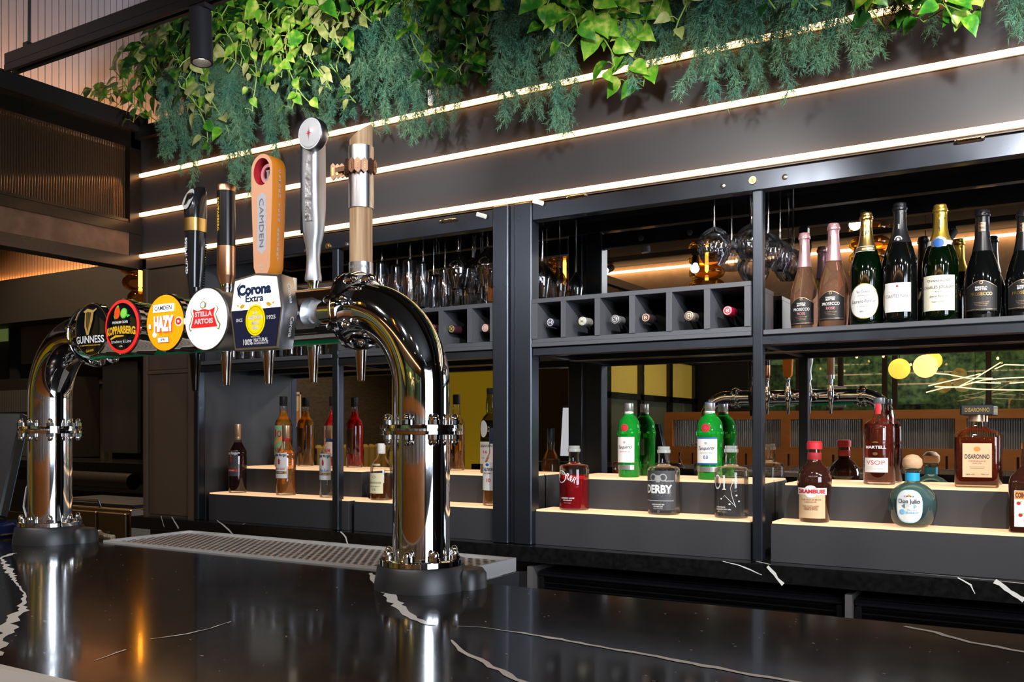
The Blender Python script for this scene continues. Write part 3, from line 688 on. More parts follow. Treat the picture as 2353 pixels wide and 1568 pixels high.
blu = P('print_blue', (.01, .03, .09), .4)
fb.text('Corona', -.002, .034, .070, .017, m1, blu, .06); fb.strip([(-.030, .046), (-.038, .038), (-.036, .028), (-.030, .022)], [.001, .003, .003, .001], m1, blu, 0)
fb.text('Extra', -.002, .0205, .038, .011, m1, blu, .03)
fb.ell(0, .0095, .012, .009, m1, yel, 24, .9); fb.ell(0, .0095, .009, .0065, m1, yel, 24, .9)
for s_ in (-1, 1): fb.poly([(s_*.022, .012), (s_*.028, .013), (s_*.034, .009), (s_*.030, .006), (s_*.024, .008)], m1, yel); fb.poly([(s_*.034, .011), (s_*.040, .014), (s_*.038, .009)], m1, yel)
fb.ell(0, -.0125, .0205, .0235, m1, lemon, 40); fb.ell(0, -.0125, .018, .021, m2, P('ring_olive', (.5, .4, .02), .4), 40, .95)
for t_, zc, w2, h2 in (('LA', -.001, .010, .0055), ('CERVEZA', -.0085, .031, .0058), ('MAS', -.0165, .016, .0058), ('FINA', -.024, .015, .0058)): fb.text(t_, 0, zc, w2, h2, m2, cream, .05)
fb.text('SINCE', -.034, -.011, .014, .005, m2, cream, .02); fb.text('1925', .033, -.010, .018, .006, m2, cream, .03); fb.text('BREWED WITH', .0, -.0375, .018, .002, m2, cream, .02)
fb.text('100%', -.0155, -.045, .02, .009, m2, cream, .03); fb.text('NATURAL', .012, -.0425, .03, .006, m2, cream, .03); fb.text('INGREDIENTS', .012, -.0475, .03, .003, m2, cream, .02)
fb.build('badge_face', o)
# taps
def tap(i, blackspout=False):
    x = TXs[i]; y = 1.20; y0 = yl(x); z = ZA
    p = Vector((x, y, ZT+z))-A; q = Vector((x, y0, ZT+z))-A; m = P('gloss_black_spout', (.01, .01, .01), .1) if blackspout else chrome
    b = MB(); b.prof(q, p, [(.03, .019), (.055, .019), (.058, .0245), (.066, .0245), (.069, .015), (.10, .014), (.104, .019), (.118, .019), (.122, .012), (.15, .012)], m, 24)
    b.X = Matrix.Translation(p); b.lathe([(-.032, .010), (-.03, .0125), (-.012, .016), (.016, .018), (.03, .0155), (.05, .012), (.075, .0085), (.09, .0125), (.098, .0125), (.10, .009)], m, 24)
    o = b.build('tap_body', tw)
    b = MB(); b.X = Matrix.Translation(p); L = .074 if not blackspout else .082
    b.lathe([(-.006, .0128), (-.022, .0126), (-.040, .0105), (-L-.018, .0066), (-L-.02, .0060), (-L-.02, .0045)], m if blackspout else P('spout_steel', (.6, .57, .54), .12, 1), 24).build('spout', o)
    return p+Vector((0, 0, .098)), p
HZ = {}
for i in range(5): HZ[i] = tap(i, i == 4)
zl = lambda zw: zw+CZ-A.z      # height above eye level -> tower local
# wooden handle (0)
wood = P('handle_wood', (.36, .18, .07), .5, nscale=5, ncol=(.66, .45, .26), stretch=(22, 22, 1.0))
p = HZ[0][1]; b = MB(); b.X = Matrix.Translation((p.x, p.y, 0))
r = .0195; z0, z1 = zl(.278), zl(.515)
b.lathe([(z0, r), (zl(.49), r)], wood, 36)
N = 36; vs = []
for j in range(N): t_ = 2*PI*j/N; vs.append((r*math.cos(t_), r*math.sin(t_), zl(.49)))
for j in range(N): t_ = 2*PI*j/N; vs.append((r*math.cos(t_), r*math.sin(t_), zl(.505)+.014*math.cos(t_)*.8+.008*math.sin(t_)))
b.add(vs, [(j, (j+1) % N, (j+1) % N+N, j+N) for j in range(N)]+[tuple(range(N, 2*N))], wood)
sl = lambda u, v: (u, v, zl(.505)+.014*u/r*.8+.008*v/r+.0003)
b.ell(0, 0, r*.7, r*.7, sl, ink, 24, .85); b.text('Corona', 0, 0, r*1.1, .006, sl, ink, .03)
h = b.build('tap_handle', tw, label='pale wooden tap handle')
b = MB(); b.X = Matrix.Translation((p.x, p.y, 0))
b.lathe([(zl(.376), r+.0008), (zl(.376), r+.0018), (zl(.481), r+.0018), (zl(.481), r+.0008)], satin, 36, False).build('metal_sleeve', h)
b = MB(); b.X = Matrix.Translation((p.x, p.y, 0))
b.lathe([(zl(.262), .014), (zl(.264), r+.001), (zl(.284), r+.001), (zl(.284), r-.001)], satin, 36).lathe([(zl(.245), .0125), (zl(.263), .0125)], satin, 24).text('100% NATURAL', 0, zl(.275), .056, .006, wrap(r+.001), grey_, .02)
b.build('collar', h)
# bronze crown band: hexagon links
b = MB(); bzm = P('bronze_band', (.30, .16, .10), .3, .9); R2 = r+.006; zc = zl(.4445)
for k in range(13):
    a = -2.5+k*.42; rr_ = R2+.001*(k % 2); hh = .013
    if k < 9:
        cx, cyy, ang_ = rr_*math.sin(a+.9)*1.0, -rr_*math.cos(a+.9), a+.9
    else: continue
    b.X = Matrix.Translation((p.x+cx, p.y+cyy, zc+math.sin(k*.9)*.0005)) @ Matrix.Rotation(ang_, 4, 'Z')
    hexo = [(-.0055, hh*.6), (0, hh), (.0055, hh*.6), (.0055, -hh*.6), (0, -hh), (-.0055, -hh*.6)]
    vs = [(u, -.002, v) for u, v in hexo]+[(u, .002, v) for u, v in hexo]
    b.add(vs, [tuple(range(6)), tuple(range(11, 5, -1))]+[(i+6, (i+1) % 6+6, (i+1) % 6, i) for i in range(6)], bzm)
    for dz in (-.004, .0, .004): b.cyl((0, -.002, dz), (0, -.0032, dz), .0012, .001, gold, 6)
for k in range(4):                     # winged end standing off to the left
    b.X = Matrix.Translation((p.x-.027-.0065*k, p.y-.006-.004*k, zc-.001*k)) @ Matrix.Rotation(.5, 4, 'Z')
    hh = .013+.002*(k == 3); hexo = [(-.004, hh*.7), (0, hh), (.004, hh*.7), (.004, -hh*.7), (0, -hh), (-.004, -hh*.7)]
    vs = [(u, -.002, v) for u, v in hexo]+[(u, .002, v) for u, v in hexo]
    b.add(vs, [tuple(range(6)), tuple(range(11, 5, -1))]+[(i+6, (i+1) % 6+6, (i+1) % 6, i) for i in range(6)], bzm)
    b.box(-.0015, .0015, -.0035, -.002, -.007, .007, gold)
b.X = Matrix.Identity(4); b.box(p.x-.05, p.x-.015, p.y-.018, p.y-.014, zc-.004, zc+.004, bzm); b.build('crown_band', h, ang=20, label='bronze crown shaped band')
# silver handle with star disc (1)
p = HZ[1][1]; b = MB(); b.X = Matrix.Translation((p.x, p.y, 0))
S_ = [(.262, .0145, .0145, 2), (.268, .015, .015, 2), (.285, .0125, .012, 2), (.305, .011, .0115, 2.2), (.325, .0125, .0135, 2.4), (.345, .018, .016, 2.6), (.365, .0195, .017, 3), (.39, .0195, .018, 3.4), (.44, .0195, .018, 3.6), (.49, .019, .0175, 3.6), (.52, .020, .017, 3), (.538, .0165, .014, 2.6), (.548, .008, .008, 2.4)]
b.loft([(zl(z), hx, hy, n_) for z, hx, hy, n_ in S_], P('satin_handle', (.55, .56, .58), .4, .9), 40)
brush = P('hammered_silver', (.5, .5, .5), .35, 1, nscale=90, nbump=.7)
b.box(-.002, .0135, -.0188, -.0172, zl(.365), zl(.49), brush)
for xx, yy in ((-.0150, -.0168), (-.011, -.0180)): b.box(xx, xx+.0012, yy, yy+.003, zl(.345), zl(.5), dk)
b.text('MADRI EXCEPCIONAL', 0, 0, .15, .008, lambda u, v: (-.0178-v*.45, -.0146+v*.45, zl(.43)+u), cream, .02)
h = b.build('tap_handle', tw, label='brushed silver tap handle')
b = MB(); c = Vector((p.x+.017, p.y-.012, zl(.513))); b.prof(c, c+Vector((0, -1, 0)), [(-.01, .02), (0, .028), (.012, .0285), (.015, .027), (.015, .0255)], satin, 40)
wf = P('enamel_white', (.75, .74, .72), .12, coat=.4); b.prof(c+Vector((0, -.014, 0)), c+Vector((0, -1, 0)), [(0, .0255), (.002, .0235), (.0032, .012), (.0035, .0005)], wf, 40)
st = []; 
for k in range(16):
    rr_ = ((.015 if k in (0, 8) else .010 if k % 4 == 0 else .007) if k % 2 == 0 else .0022); a = PI/2+2*PI*k/16; st.append((rr_*math.cos(a)*(.75 if k not in (0, 8) else 1), rr_*math.sin(a)))
redm = P('star_red', (.7, .01, .05), .35)
for k in range(16):
    b.add([(c.x, c.y-.0182, c.z), (c.x+st[k][0], c.y-.0182, c.z+st[k][1]), (c.x+st[(k+1) % 16][0], c.y-.0182, c.z+st[(k+1) % 16][1])], [(0, 1, 2)], redm)
b.build('star_disc', h, label='round white disc with a red star')
# orange slab handle with hole (2)
p = HZ[2][1]; b = MB(); orm = P('handle_orange', (.85, .27, .02), .4); peach = P('handle_peach', (.9, .45, .25), .4); redc = P('cup_red', (.5, .02, .03), .3); pinkc = P('cup_pink', (.85, .35, .38), .35)
b.X = Matrix.Translation((p.x, p.y, 0)); zb, zt = zl(.276), zl(.500); hc = zl(.468); N = 72; dh = .0185
def halfw(z):
    t_ = (z-zb)/(zt-zb); return .0215+.0060*min(1, max(0, (t_-.1)/.6))
def outline(a):
    lo, hi = 0, .4
    for _ in range(26):
        m_ = (lo+hi)/2; X_, Z_ = m_*math.cos(a), hc+m_*math.sin(a); inside = False
        if zb < Z_ < zt:
            hw = halfw(Z_); rt = .0275; rb_ = .021
            if Z_ > zt-rt: hw = math.sqrt(max(0, rt*rt-(Z_-zt+rt)**2))*(halfw(Z_)/rt)
            if Z_ < zb+rb_: hw = halfw(Z_)*math.sqrt(max(0, 1-((zb+rb_-Z_)/rb_)**2))**.8
            inside = abs(X_) < hw
        if inside: lo = m_
        else: hi = m_
    return lo*math.cos(a), hc+lo*math.sin(a)
angs = sorted([2*PI*j/N for j in range(N)]+[-PI/2+2*PI+d_ for d_ in (-.03, -.06, -.09, .03, .06, .09, -.12, .12, -.15, .15, -.18, .18)])
OL = [outline(a) for a in angs]; hr = .0185; HL = [(.0205*math.cos(a), hc+.0245*math.sin(a)) for a in angs]; n = len(angs)
vs = []
for y_, sc_ in ((-dh+.002, .965), (-dh+.006, 1), (dh-.006, 1), (dh-.002, .965)): vs += [(u*sc_, y_, hc+(v-hc)*(sc_ if sc_ == 1 else .985)) for u, v in OL]
vs2 = vs[:n]
b.add(vs, [(r_*n+j, r_*n+(j+1) % n, (r_+1)*n+(j+1) % n, (r_+1)*n+j) for r_ in range(3) for j in range(n)], orm)
b.add([vs[j] for j in range(n)]+[(u, -dh+.002, v) for u, v in HL], [((j+1) % n, j, j+n, (j+1) % n+n) for j in range(n)], peach)
b.add([vs[3*n+j] for j in range(n)]+[(u, dh-.002, v) for u, v in HL], [(j, (j+1) % n, (j+1) % n+n, j+n) for j in range(n)], orm)
b.add([(u, -dh+.002, v) for u, v in HL]+[(u*.9, dh-.002, hc+(v-hc)*.9) for u, v in HL], [((j+1) % n, j, j+n, (j+1) % n+n) for j in range(n)], redc)
fz = lambda d_: (lambda u, v: (u, -dh+.0018-d_, v))
pg_ = P('plaque_grey', (.62, .58, .60), .5); lg = P('letter_grey', (.2, .2, .22), .5)
zc = zl(.375); b.poly([(-.011, zc+.048), (0, zc+.056), (.011, zc+.048), (.011, zc-.048), (0, zc-.056), (-.011, zc-.048)], fz(0), pg_)
b.text('CAMDEN', 0, 0, .088, .011, lambda u, v: (v, -dh+.0012, zc-u), lg, .0)
b.text('HAZY', 0, zl(.298), .011, .0045, fz(.0003), cream, .01); b.text('IPA', 0, zl(.291), .006, .004, fz(.0003), cream, .01)
for k_, ch_ in enumerate('CAMDEN TOWN BREWERY'):
    if ch_ != ' ': zk = zl(.468)-k_*.0088; b.text(ch_, 0, 0, .0052, .0060, lambda u, v: (halfw(zk+v)+.0008, u, zk+v), pg_, .02)
h = b.build('tap_handle', tw, label='orange slab tap handle with a hole at the top')
b = MB(); b.X = Matrix.Translation((p.x, p.y, 0)); c0 = Vector((.002, 0, hc-.001)); b.prof(c0, c0+Vector((0, -1, 0)), [(0, .0125), (.003, .0125), (.003, .0185), (0, .0185)], pinkc, 32, False)
b.box(-.0022, .0028, -.002, .002, hc-.012, hc+.004, grey_).box(-.0055, .0055, -.0022, .0022, hc-.0165, hc-.009, grey_).box(-.004, .0045, -.0022, .0022, hc+.003, hc+.006, grey_)
b.build('hole_ornament', h, ang=20)
# copper and black cylinder (3)
p = HZ[3][1]; b = MB(); b.X = Matrix.Translation((p.x, p.y, 0)); r = .0168
b.lathe([(zl(.462), 0.001), (zl(.462), r-.001), (zl(.460), r), (zl(.450), r)], copper, 32).lathe([(zl(.346), r), (zl(.450), r)], P('handle_black', (.01, .01, .012), .22), 32)
b.lathe([(zl(.268), .0105), (zl(.290), r*.97), (zl(.292), r+.0003), (zl(.346), r+.0003)], copper, 32)
wr = wrap(r+.0004); b.text('KOPPARBERG', 0, 0, .062, .007, lambda u, v: wr(-.003+v, zl(.405)-u), yel, .02)
b.build('tap_handle', tw, label='black cylindrical tap handle with copper ends')
# black and gold tapered handle (4)
p = HZ[4][1]; b = MB(); b.X = Matrix.Translation((p.x, p.y, 0)); hb = P('handle_gloss_black', (.012, .013, .015), .18, coat=.3)
b.loft([(zl(z), hx, hy, n_) for z, hx, hy, n_ in ((.23, .008, .009, 2), (.27, .0095, .013, 2.3), (.31, .0135, .0165, 2.6), (.36, .016, .018, 2.8), (.383, .0165, .018, 2.8), (.383, .0175, .019, 3))], hb, 32)
b.loft([(zl(z), hx, hy, n_) for z, hx, hy, n_ in ((.383, .0178, .0192, 3), (.408, .0182, .0195, 3))], gold, 32)
b.loft([(zl(z), hx, hy, n_, cx, cy_) for z, hx, hy, n_, cx, cy_ in ((.408, .0180, .019, 3, 0, 0), (.43, .0185, .0195, 3, 0, 0), (.45, .0175, .017, 3, .001, .002), (.464, .0155, .012, 2.8, .002, .006), (.47, .012, .008, 2.4, .003, .008))], hb, 32)
for k in range(22): b.box(.001, .0130-.0003*abs(k-5), .0160-.0001*k, .0180-.0002*k, zl(.375)-k*.005, zl(.3725)-k*.005, hb)
b.text('GUINNESS', 0, 0, .07, .008, lambda u, v: (-.004-v*.8, -.0190+(.0022 if u < 0 else 0), zl(.335)+u), cream, .03)
h = b.build('tap_handle', tw, label='black tapered tap handle with a gold band')
b = MB(); tilt = lambda u, v: (p.x-.002+u, p.y-.0212+max(0, (v+.013))*.43, zl(.445)+v)
b.ell(0, 0, .0135, .021, tilt, P('crest_silver', (.6, .6, .58), .35, .2), 32); t2 = lambda u, v: tuple(Vector(tilt(u, v))+Vector((0, -.0008, 0)))
b.poly([(-.008, .011), (0, .013), (.008, .010), (.006, .006), (.001, -.013), (-.005, -.013)], t2, gold); t3 = lambda u, v: tuple(Vector(tilt(u, v))+Vector((0, -.0012, 0))); b.poly([(-.0045, .009), (.004, .008), (-.001, -.009), (-.004, -.009)], t3, dk)
b.build('harp_crest', h, label='oval chrome crest with a gold harp')
# ================================================================ bottles
def liquid(name, col, mixd=.25, ior=1.33):
    if name in MATS: return MATS[name]
    m = P(name, col, .03, 0, trans=1-mixd, ior=ior, emis=None, spec=.6); return m
L_amber = liquid('liquor_amber', (1, .42, .05), .2); L_orange = liquid('liquor_orange', (1, .38, .09), .2); L_red = liquid('liquor_red', (1, .02, .02), .3)
L_dark = liquid('liquor_dark', (.06, .02, .02), .3); L_clear = liquid('liquor_clear', (.96, .98, .98), 0.04, 1.1); L_ruby = liquid('liquor_ruby', (.7, .02, .03), .25)
L_cognac = liquid('liquor_cognac', (.42, .06, .03), .15); L_brown = liquid('liquor_brown', (.4, .12, .03), .15); L_aqua = liquid('liquor_aqua', (.78, .95, .97), .1, 1.1)
G_green = liquid('glass_green', (.02, .62, .06), .28); G_champ = P('glass_champagne', (.0006, .0032, .0008), .05, coat=.3); G_black = P('glass_black', (.002, .0025, .0025), .05, coat=.3)
L_rose = liquid('liquor_rose', (.95, .50, .32), .1, 1.12); G_brown = P('glass_brown', (.04, .012, .008), .06, trans=.3, coat=.5)
g_aqua = thin('glass_aqua', (.75, .93, .93)); g_warm = thin('glass_warm', (.98, .93, .8))
PAPER = P('paper_white', (.75, .74, .72), .55); CREAM = P('paper_cream', (.72, .66, .42), .55); TAN = P('paper_tan', (.62, .44, .26), .55)
BLK = P('paper_black', (.008, .008, .009), .5); BGREY = P('paper_charcoal', (.05, .05, .055), .5); INK = ink; BLUE = P('ink_blue', (.01, .08, .3), .5); REDP = P('ink_red', (.5, .02, .03), .5)
BRZ = P('foil_bronze', (.6, .4, .25), .35, .8); SILV = P('foil_silver', (.6, .6, .6), .3, .9)
def lab(b, r, x, z, w_, h, m, e=.0008, flatf=False, sy=1):
    mp = (lambda X, Z: (X, -r*sy-e, Z)) if flatf else wrap(r, e)
    b.rect(x, z, w_, h, mp, m, 14); return mp
def bottle(label, px, Y, zb, ytop, wpx, prof, body, cap, fill=None, glass=None, rot=0, n=2, sy=1, group=None, capm=None, kind='spirit_bottle', cat='bottle', draw=None, capname='cap', H=None):
    """prof: [(height fraction, radius fraction)] of the glass; cap: (z0,z1,r) fractions; fill: liquid level fraction"""
    z = dep(px, Y); H = H or (CZ+(HOR-ytop)/F*z-zb); R = wpx/F*z/2
    u = (px-CX0)/F; R /= math.sqrt(1+.6*u*u)
    t = thing(kind, label, cat, (XY(px, Y), Y, zb+.0008), rot, group)
    pr = [(a*H, q*R) for a, q in prof]
    if fill is None:
        MB().lathe(pr, body, 36, n=n, sy=sy).build('bottle_glass', t, ang=40)
    else:
        gm = glass or cglass
        MB().lathe(pr, gm, 36, n=n, sy=sy).build('bottle_glass', t, ang=40)
        fl = fill*H; lp = [(max(a, H*.022)+(.0 if a > H*.03 else .002), max(q-.0022, .001)) for a, q in pr if a < fl]
        # level surface
        for (a0, r0), (a1, r1) in zip(pr, pr[1:]):
            if a0 < fl <= a1: lp.append((fl, max(r0+(r1-r0)*(fl-a0)/(a1-a0)-.0022, .001)))
        lq = []
        for a, q in lp:
            if lq and a <= lq[-1][0]+1e-5: a = lq[-1][0]+1e-5
            lq.append((a, q))
        MB().lathe(lq, body, 36, n=n, sy=sy).build('liquid', t, ang=40)
    if cap:
        b = MB()
        for c in cap: b.lathe([(c[0]*H, c[2]*R*.98), (c[0]*H+.0006, c[2]*R), (c[1]*H-.001, c[2]*R), (c[1]*H, c[2]*R*.93)], c[3], 28)
        b.build(capname, t)
    if draw:
        b = MB(); draw(b, R, H); 
        for k, (zc_, hh, m_) in enumerate(b.clusters(.02 if body in (L_ruby, L_clear) and 'flask' in label else .008)):
            m_.build('front_label' if k == 0 else 'neck_label' if zc_ > .55*H else 'small_label', t, ang=0)
    return t
FB = [(0, .93), (.01, 1), (.62, 1)]
spirit = [(0, .93), (.012, 1), (.60, 1), (.66, .93), (.72, .62), (.77, .40), (.84, .34), (.93, .32)]
straight = [(0, .93), (.012, 1), (.58, 1), (.62, .96), (.66, .84), (.70, .58), (.73, .48), (.86, .42), (.93, .40)]
capmorg = [(0, .95), (.012, 1), (.50, 1), (.535, .96), (.56, 1.0), (.60, .94), (.66, .70), (.72, .45), (.79, .38), (.96, .36)]
R1, R2 = 2.835, 2.985
z1, z2 = Z1, Z2
# spiced rums on the lower tread
def cmdraw(main, strip, txt, stripm, body):
    def f(b, R, H):
        mp = lab(b, R, -.0, H*.42, R*1.7, H*.36, body); mp2 = wrap(R, .0012)
        tc = PAPER if body is BGREY else INK
        b.text('Captain Morgan', 0, H*.56, R*1.6, H*.055, mp2, tc, .03); b.text('%s' % txt, 0, H*.37, R*1.25, H*.045, mp2, stripm, .01, 0, .25)
        b.rect(0, H*.32, R*1.66, H*.035, mp2, strip, 8); b.text('SPICED', 0, H*.32, R*.9, H*.014, wrap(R, .0016), PAPER, .02)
        b.poly([(-.004, H*.44), (.004, H*.43), (.006, H*.47), (.002, H*.52), (-.003, H*.51), (-.005, H*.48)], mp2, REDP); b.ell(.0005, H*.525, .003, .003, mp2, TAN, 8)
        b.rect(.001, H*.445, .009, .002, mp2, INK); b.rect(.006, H*.49, .008, .001, mp2, INK)
        b.rect(0, H*.60, R*1.7, H*.006, mp2, gold, 8)
    return f
woodcap = lambda bm: [(.80, .98, .40, BRZ), (.755, .80, .39, bm)]
bottle('dark rum bottle with a charcoal and red label, leftmost bottle on the display', 546, R1, z1, 972, 42, capmorg, L_dark, woodcap(BRZ), .72, rot=0, draw=cmdraw(BGREY, REDP, 'Dark Rum', gold, BGREY))
bottle('golden spiced rum bottle with a white label and red neck band', 657, R1, z1, 975, 46, capmorg, L_orange, woodcap(REDP), .64, rot=0, draw=cmdraw(PAPER, gold, 'Spiced Gold', REDP, PAPER))
bottle('clear white rum bottle with a blue neck band, half hidden by the thin left post', 757, R1, z1, 975, 46, capmorg, L_clear, woodcap(BLUE), .60, rot=0, draw=cmdraw(PAPER, gold, 'White Rum', BLUE, PAPER))
def jdraw(c1, c2):
    def f(b, R, H):
        lab(b, R, 0, H*.38, R*1.5, H*.42, c1); mp2 = wrap(R, .0012)
        b.text('J', -R*.35, H*.47, R*.5, H*.13, mp2, c2, .03); b.text('O', R*.3, H*.47, R*.5, H*.10, mp2, c2, .03, 0); b.strip([(-R*.7, H*.33), (R*.7, H*.42)], [.012, .014], mp2, P('print_flame', (.8, .3, .05), .5), .2); b.text('RUM', 0, H*.25, R*.8, H*.05, mp2, c2, .03)
        # paler back label seen in the mirror
        mb_ = lambda X, Z: (-(R+.0008)*math.sin(X/R), (R+.0008)*math.cos(X/R), Z); b.rect(0, H*.37, R*1.1, H*.36, mb_, TAN, 10)
        mb2 = lambda X, Z: (-(R+.0012)*math.sin(X/R), (R+.0012)*math.cos(X/R), Z); b.ell(R*.1, H*.25, R*.25, R*.25, mb2, PAPER, 20); b.ell(R*.1, H*.25, R*.25, R*.25, mb2, pink, 20, .85); b.text('18', R*.1, H*.25, R*.24, R*.2, mb2, REDP, .03)
    return f
blackcap = [(.865, 1.0, .44, BLK)]
bottle('tall amber rum bottle with a black cap and green label, upper tread at the left', 651, R2, z2, 912, 41, straight, L_amber, blackcap, .80, draw=jdraw(P('paper_green', (.25, .45, .25), .5), REDP))
bottle('tall red liqueur bottle with a black cap, behind the thin left post', 765, R2, z2, 912, 41, straight, L_red, blackcap, .80, draw=jdraw(P('paper_swirl', (.6, .45, .4), .5), REDP))
def dal(b, R, H):
    lab(b, R, -.0, H*.30, R*1.65, H*.36, CREAM); mp2 = wrap(R, .0012); b.text('Dalwhinnie', 0, H*.315, R*1.3, H*.045, mp2, INK, 0, 0, .3); b.text('15', -.0, H*.19, R*.3, H*.035, mp2, INK, .01)
    b.ell(0, H*.41, R*.16, H*.025, mp2, INK, 16, .8); b.text('SINGLE MALT', 0, H*.245, R*1.1, H*.015, mp2, INK, .01); lab(b, R*.83, 0, H*.625, R*.9, H*.035, CREAM)
bottle('half empty malt whisky bottle with a cream label, left of the right chrome column', 876, R1, z1, 1020, 52, [(0, .93), (.012, 1), (.50, 1), (.60, .95), (.68, .72), (.74, .45), (.80, .33), (.93, .31)], L_brown, [(.82, 1.0, .36, PAPER)], .42, draw=dal)
def tal(b, R, H):
    lab(b, R, 0, H*.38, R*1.75, H*.36, PAPER); mp2 = wrap(R, .0012); b.text('TALISKER', 0, H*.47, R*1.35, H*.045, mp2, INK, .03); b.text('SINGLE MALT', 0, H*.42, R*1.0, H*.02, mp2, INK, .02); b.text('10', R*.1, H*.33, R*.4, H*.05, mp2, REDP, .03)
    b.poly([(R*-.85, H*.20), (R*.0, H*.20), (R*.85, H*.21), (R*.5, H*.25), (R*.0, H*.28), (R*-.5, H*.23)], mp2, P('print_flame', (.8, .3, .05), .5)); b.ell(-R*.05, H*.53, R*.2, H*.02, mp2, BLUE, 8)
    mb_ = lambda X, Z: (-(R+.0008)*math.sin(X/R), (R+.0008)*math.cos(X/R), Z); b.rect(0, H*.12, R*1.5, H*.16, mb_, PAPER, 10)
bottle('orange malt whisky bottle with a white label, tucked behind the double pillar', 1133, R1, z1, 985, 48, [(0, .93), (.012, 1), (.45, 1), (.53, .92), (.62, .65), (.68, .42), (.73, .38), (.78, .44), (.82, .36), (.92, .34)], L_orange, [(.80, 1.0, .40, P('cap_navy', (.03, .05, .1), .4))], .55, draw=tal)
def lag(b, R, H):
    lab(b, R, 0, H*.24, R*1.7, H*.26, CREAM if 0 else PAPER); mp2 = wrap(R, .0012); b.text('LAGAVULIN', 0, H*.32, R*1.3, H*.03, mp2, INK, .02); b.text('16', 0, H*.25, R*.4, H*.035, mp2, REDP, .02); b.ell(-R*.2, H*.52, R*.42, H*.10, mp2, PAPER, 24); b.text('G A', 0, H*.18, R*.8, H*.015, mp2, INK, .01)
bottle('dark green tall whisky bottle with an oval label, partly behind the double pillar', 1128, R2, z2, 893, 50, [(0, .95), (.012, 1), (.58, 1), (.66, .72), (.70, .42), (.76, .5), (.84, .46), (.9, .4), (.97, .38)], liquid('liquor_green_brown', (.14, .1, .03), .2), [(.93, 1, .42, BLK)], .62, glass=thin('glass_olive', (.45, .45, .1)), draw=lag)
bottle('tall amber bottle with a dark cap, hidden behind the right chrome column', 1003, R2, z2, 905, 40, straight, L_amber, [(.87, 1, .44, BLK)], .62)
# second section, lower tread
flask = [(0, .94), (.015, 1), (.62, 1), (.67, .98), (.70, .86), (.715, .45), (.735, .36), (.88, .34), (.90, .40), (.93, .40)]
glasscap = [(.905, .955, .42, P('cap_clear', (.75, .78, .78), .08, trans=.6)), (.955, 1.0, .38, P('cap_clear', (.7, .7, .7), .1))]
def rr_draw(b, R, H):
    mp2 = wrap(R, .0010); b.ell(-R*.5, H*.52, R*.42, R*.42, mp2, cream, 28, .86); b.text('R&R', R*.25, H*.50, R*.75, H*.09, mp2, cream, 0, -.5)
    b.text('RASPBERRY & ROSE', 0, H*.19, R*.95, H*.022, mp2, cream, .02); b.text('GIN LIQUEUR', 0, H*.155, R*.65, H*.022, mp2, cream, .02); b.text('Made in England', 0, H*.115, R*.5, H*.012, mp2, cream, 0)
bottle('squat clear flask of deep red raspberry liqueur on the lower lit tread', 1319, R1, z1, 1025, 69, flask, L_ruby, glasscap, .55, draw=rr_draw)
def derby(b, R, H):
    lab(b, R, 0, H*.36, R*2.3, H*.58, BGREY); mp2 = wrap(R, .0012); b.text('DERBY', 0, H*.38, R*1.75, H*.125, wrap(R, .0022), cream, .04)
    b.ell(0, H*.53, R*.22, H*.06, mp2, P('ram_grey', (.3, .3, .3), .5), 6)
    for s_ in (-1, 1): b.ell(s_*R*.32, H*.55, R*.24, R*.24, mp2, P('ram_grey', (.3, .3, .3), .5), 20, .7); b.rect(s_*R*.72, H*.50, R*.6, .0012, mp2, cream, 4)
    for k in range(26): 
        a = random.Random(k); b.strip([(R*a.uniform(-.95, .95), H*a.uniform(.28, .5)), (R*a.uniform(-.95, .95), H*a.uniform(.25, .5))], [.0006, .0012], mp2, P('etch_grey', (.22, .22, .22), .5), .3) if k % 2 else None
    b.rect(0, H*.21, R*2.0, .0012, mp2, cream, 10); b.text('LONDON DRY GIN', 0, H*.155, R*.8, H*.02, mp2, cream, .02); b.text('WITHERS GIN', 0, H*.125, R*.6, H*.018, mp2, cream, .02); b.text('Made in Derby', 0, H*.095, R*.6, H*.012, mp2, cream, .01)
bottle('squat clear gin flask with a wide charcoal label and big white lettering', 1525, R1, z1, 1027, 74, flask, L_clear, glasscap, .60, draw=derby)
def gin01(b, R, H):
    mp2 = wrap(R, .0010); b.ell(-R*.6, H*.50, R*.26, H*.10, mp2, cream, 28, .8); b.rect(-R*.12, H*.50, R*.085, H*.19, mp2, cream, 2); b.rect(-R*.12, H*.402, R*.24, H*.012, mp2, cream, 2); b.rect(-R*.165, H*.585, R*.1, H*.012, mp2, cream, 2)
    st = [(R*.55, H*.16), (R*.35, H*.3), (R*.25, H*.42), (R*.42, H*.52)]; b.strip(st, [.0015, .001, .001, .001], mp2, cream, .2); b.strip([(R*.5, H*.18), (-R*.1, H*.32), (-R*.2, H*.29)], [.001, .001, .001], mp2, cream, .2)
    for x, z in ((-.3, .27), (.42, .53), (.6, .32), (.2, .2), (.75, .24)): b.ell(R*x, H*z, R*.06, R*.05, mp2, cream, 8)
    b.text('HEARTSEASE', -R*.35, H*.155, R*.6, H*.018, mp2, cream, .02); b.text('LONDON DRY GIN', -R*.2, H*.125, R*.95, H*.018, mp2, cream, .02); b.text('Made in England', -R*.3, H*.09, R*.6, H*.012, mp2, cream, 0)
bottle('squat clear gin flask with white flower print, beside the thin right post', 1680, R1, z1, 1025, 78, flask, L_clear, glasscap, .56, draw=gin01)
tanq = [(0, .88), (.015, .93), (.45, .97), (.56, 1.0), (.59, 1.06), (.61, 1.06), (.63, .98), (.69, .97), (.75, .88), (.80, .66), (.83, .46), (.86, .38), (.93, .37)]
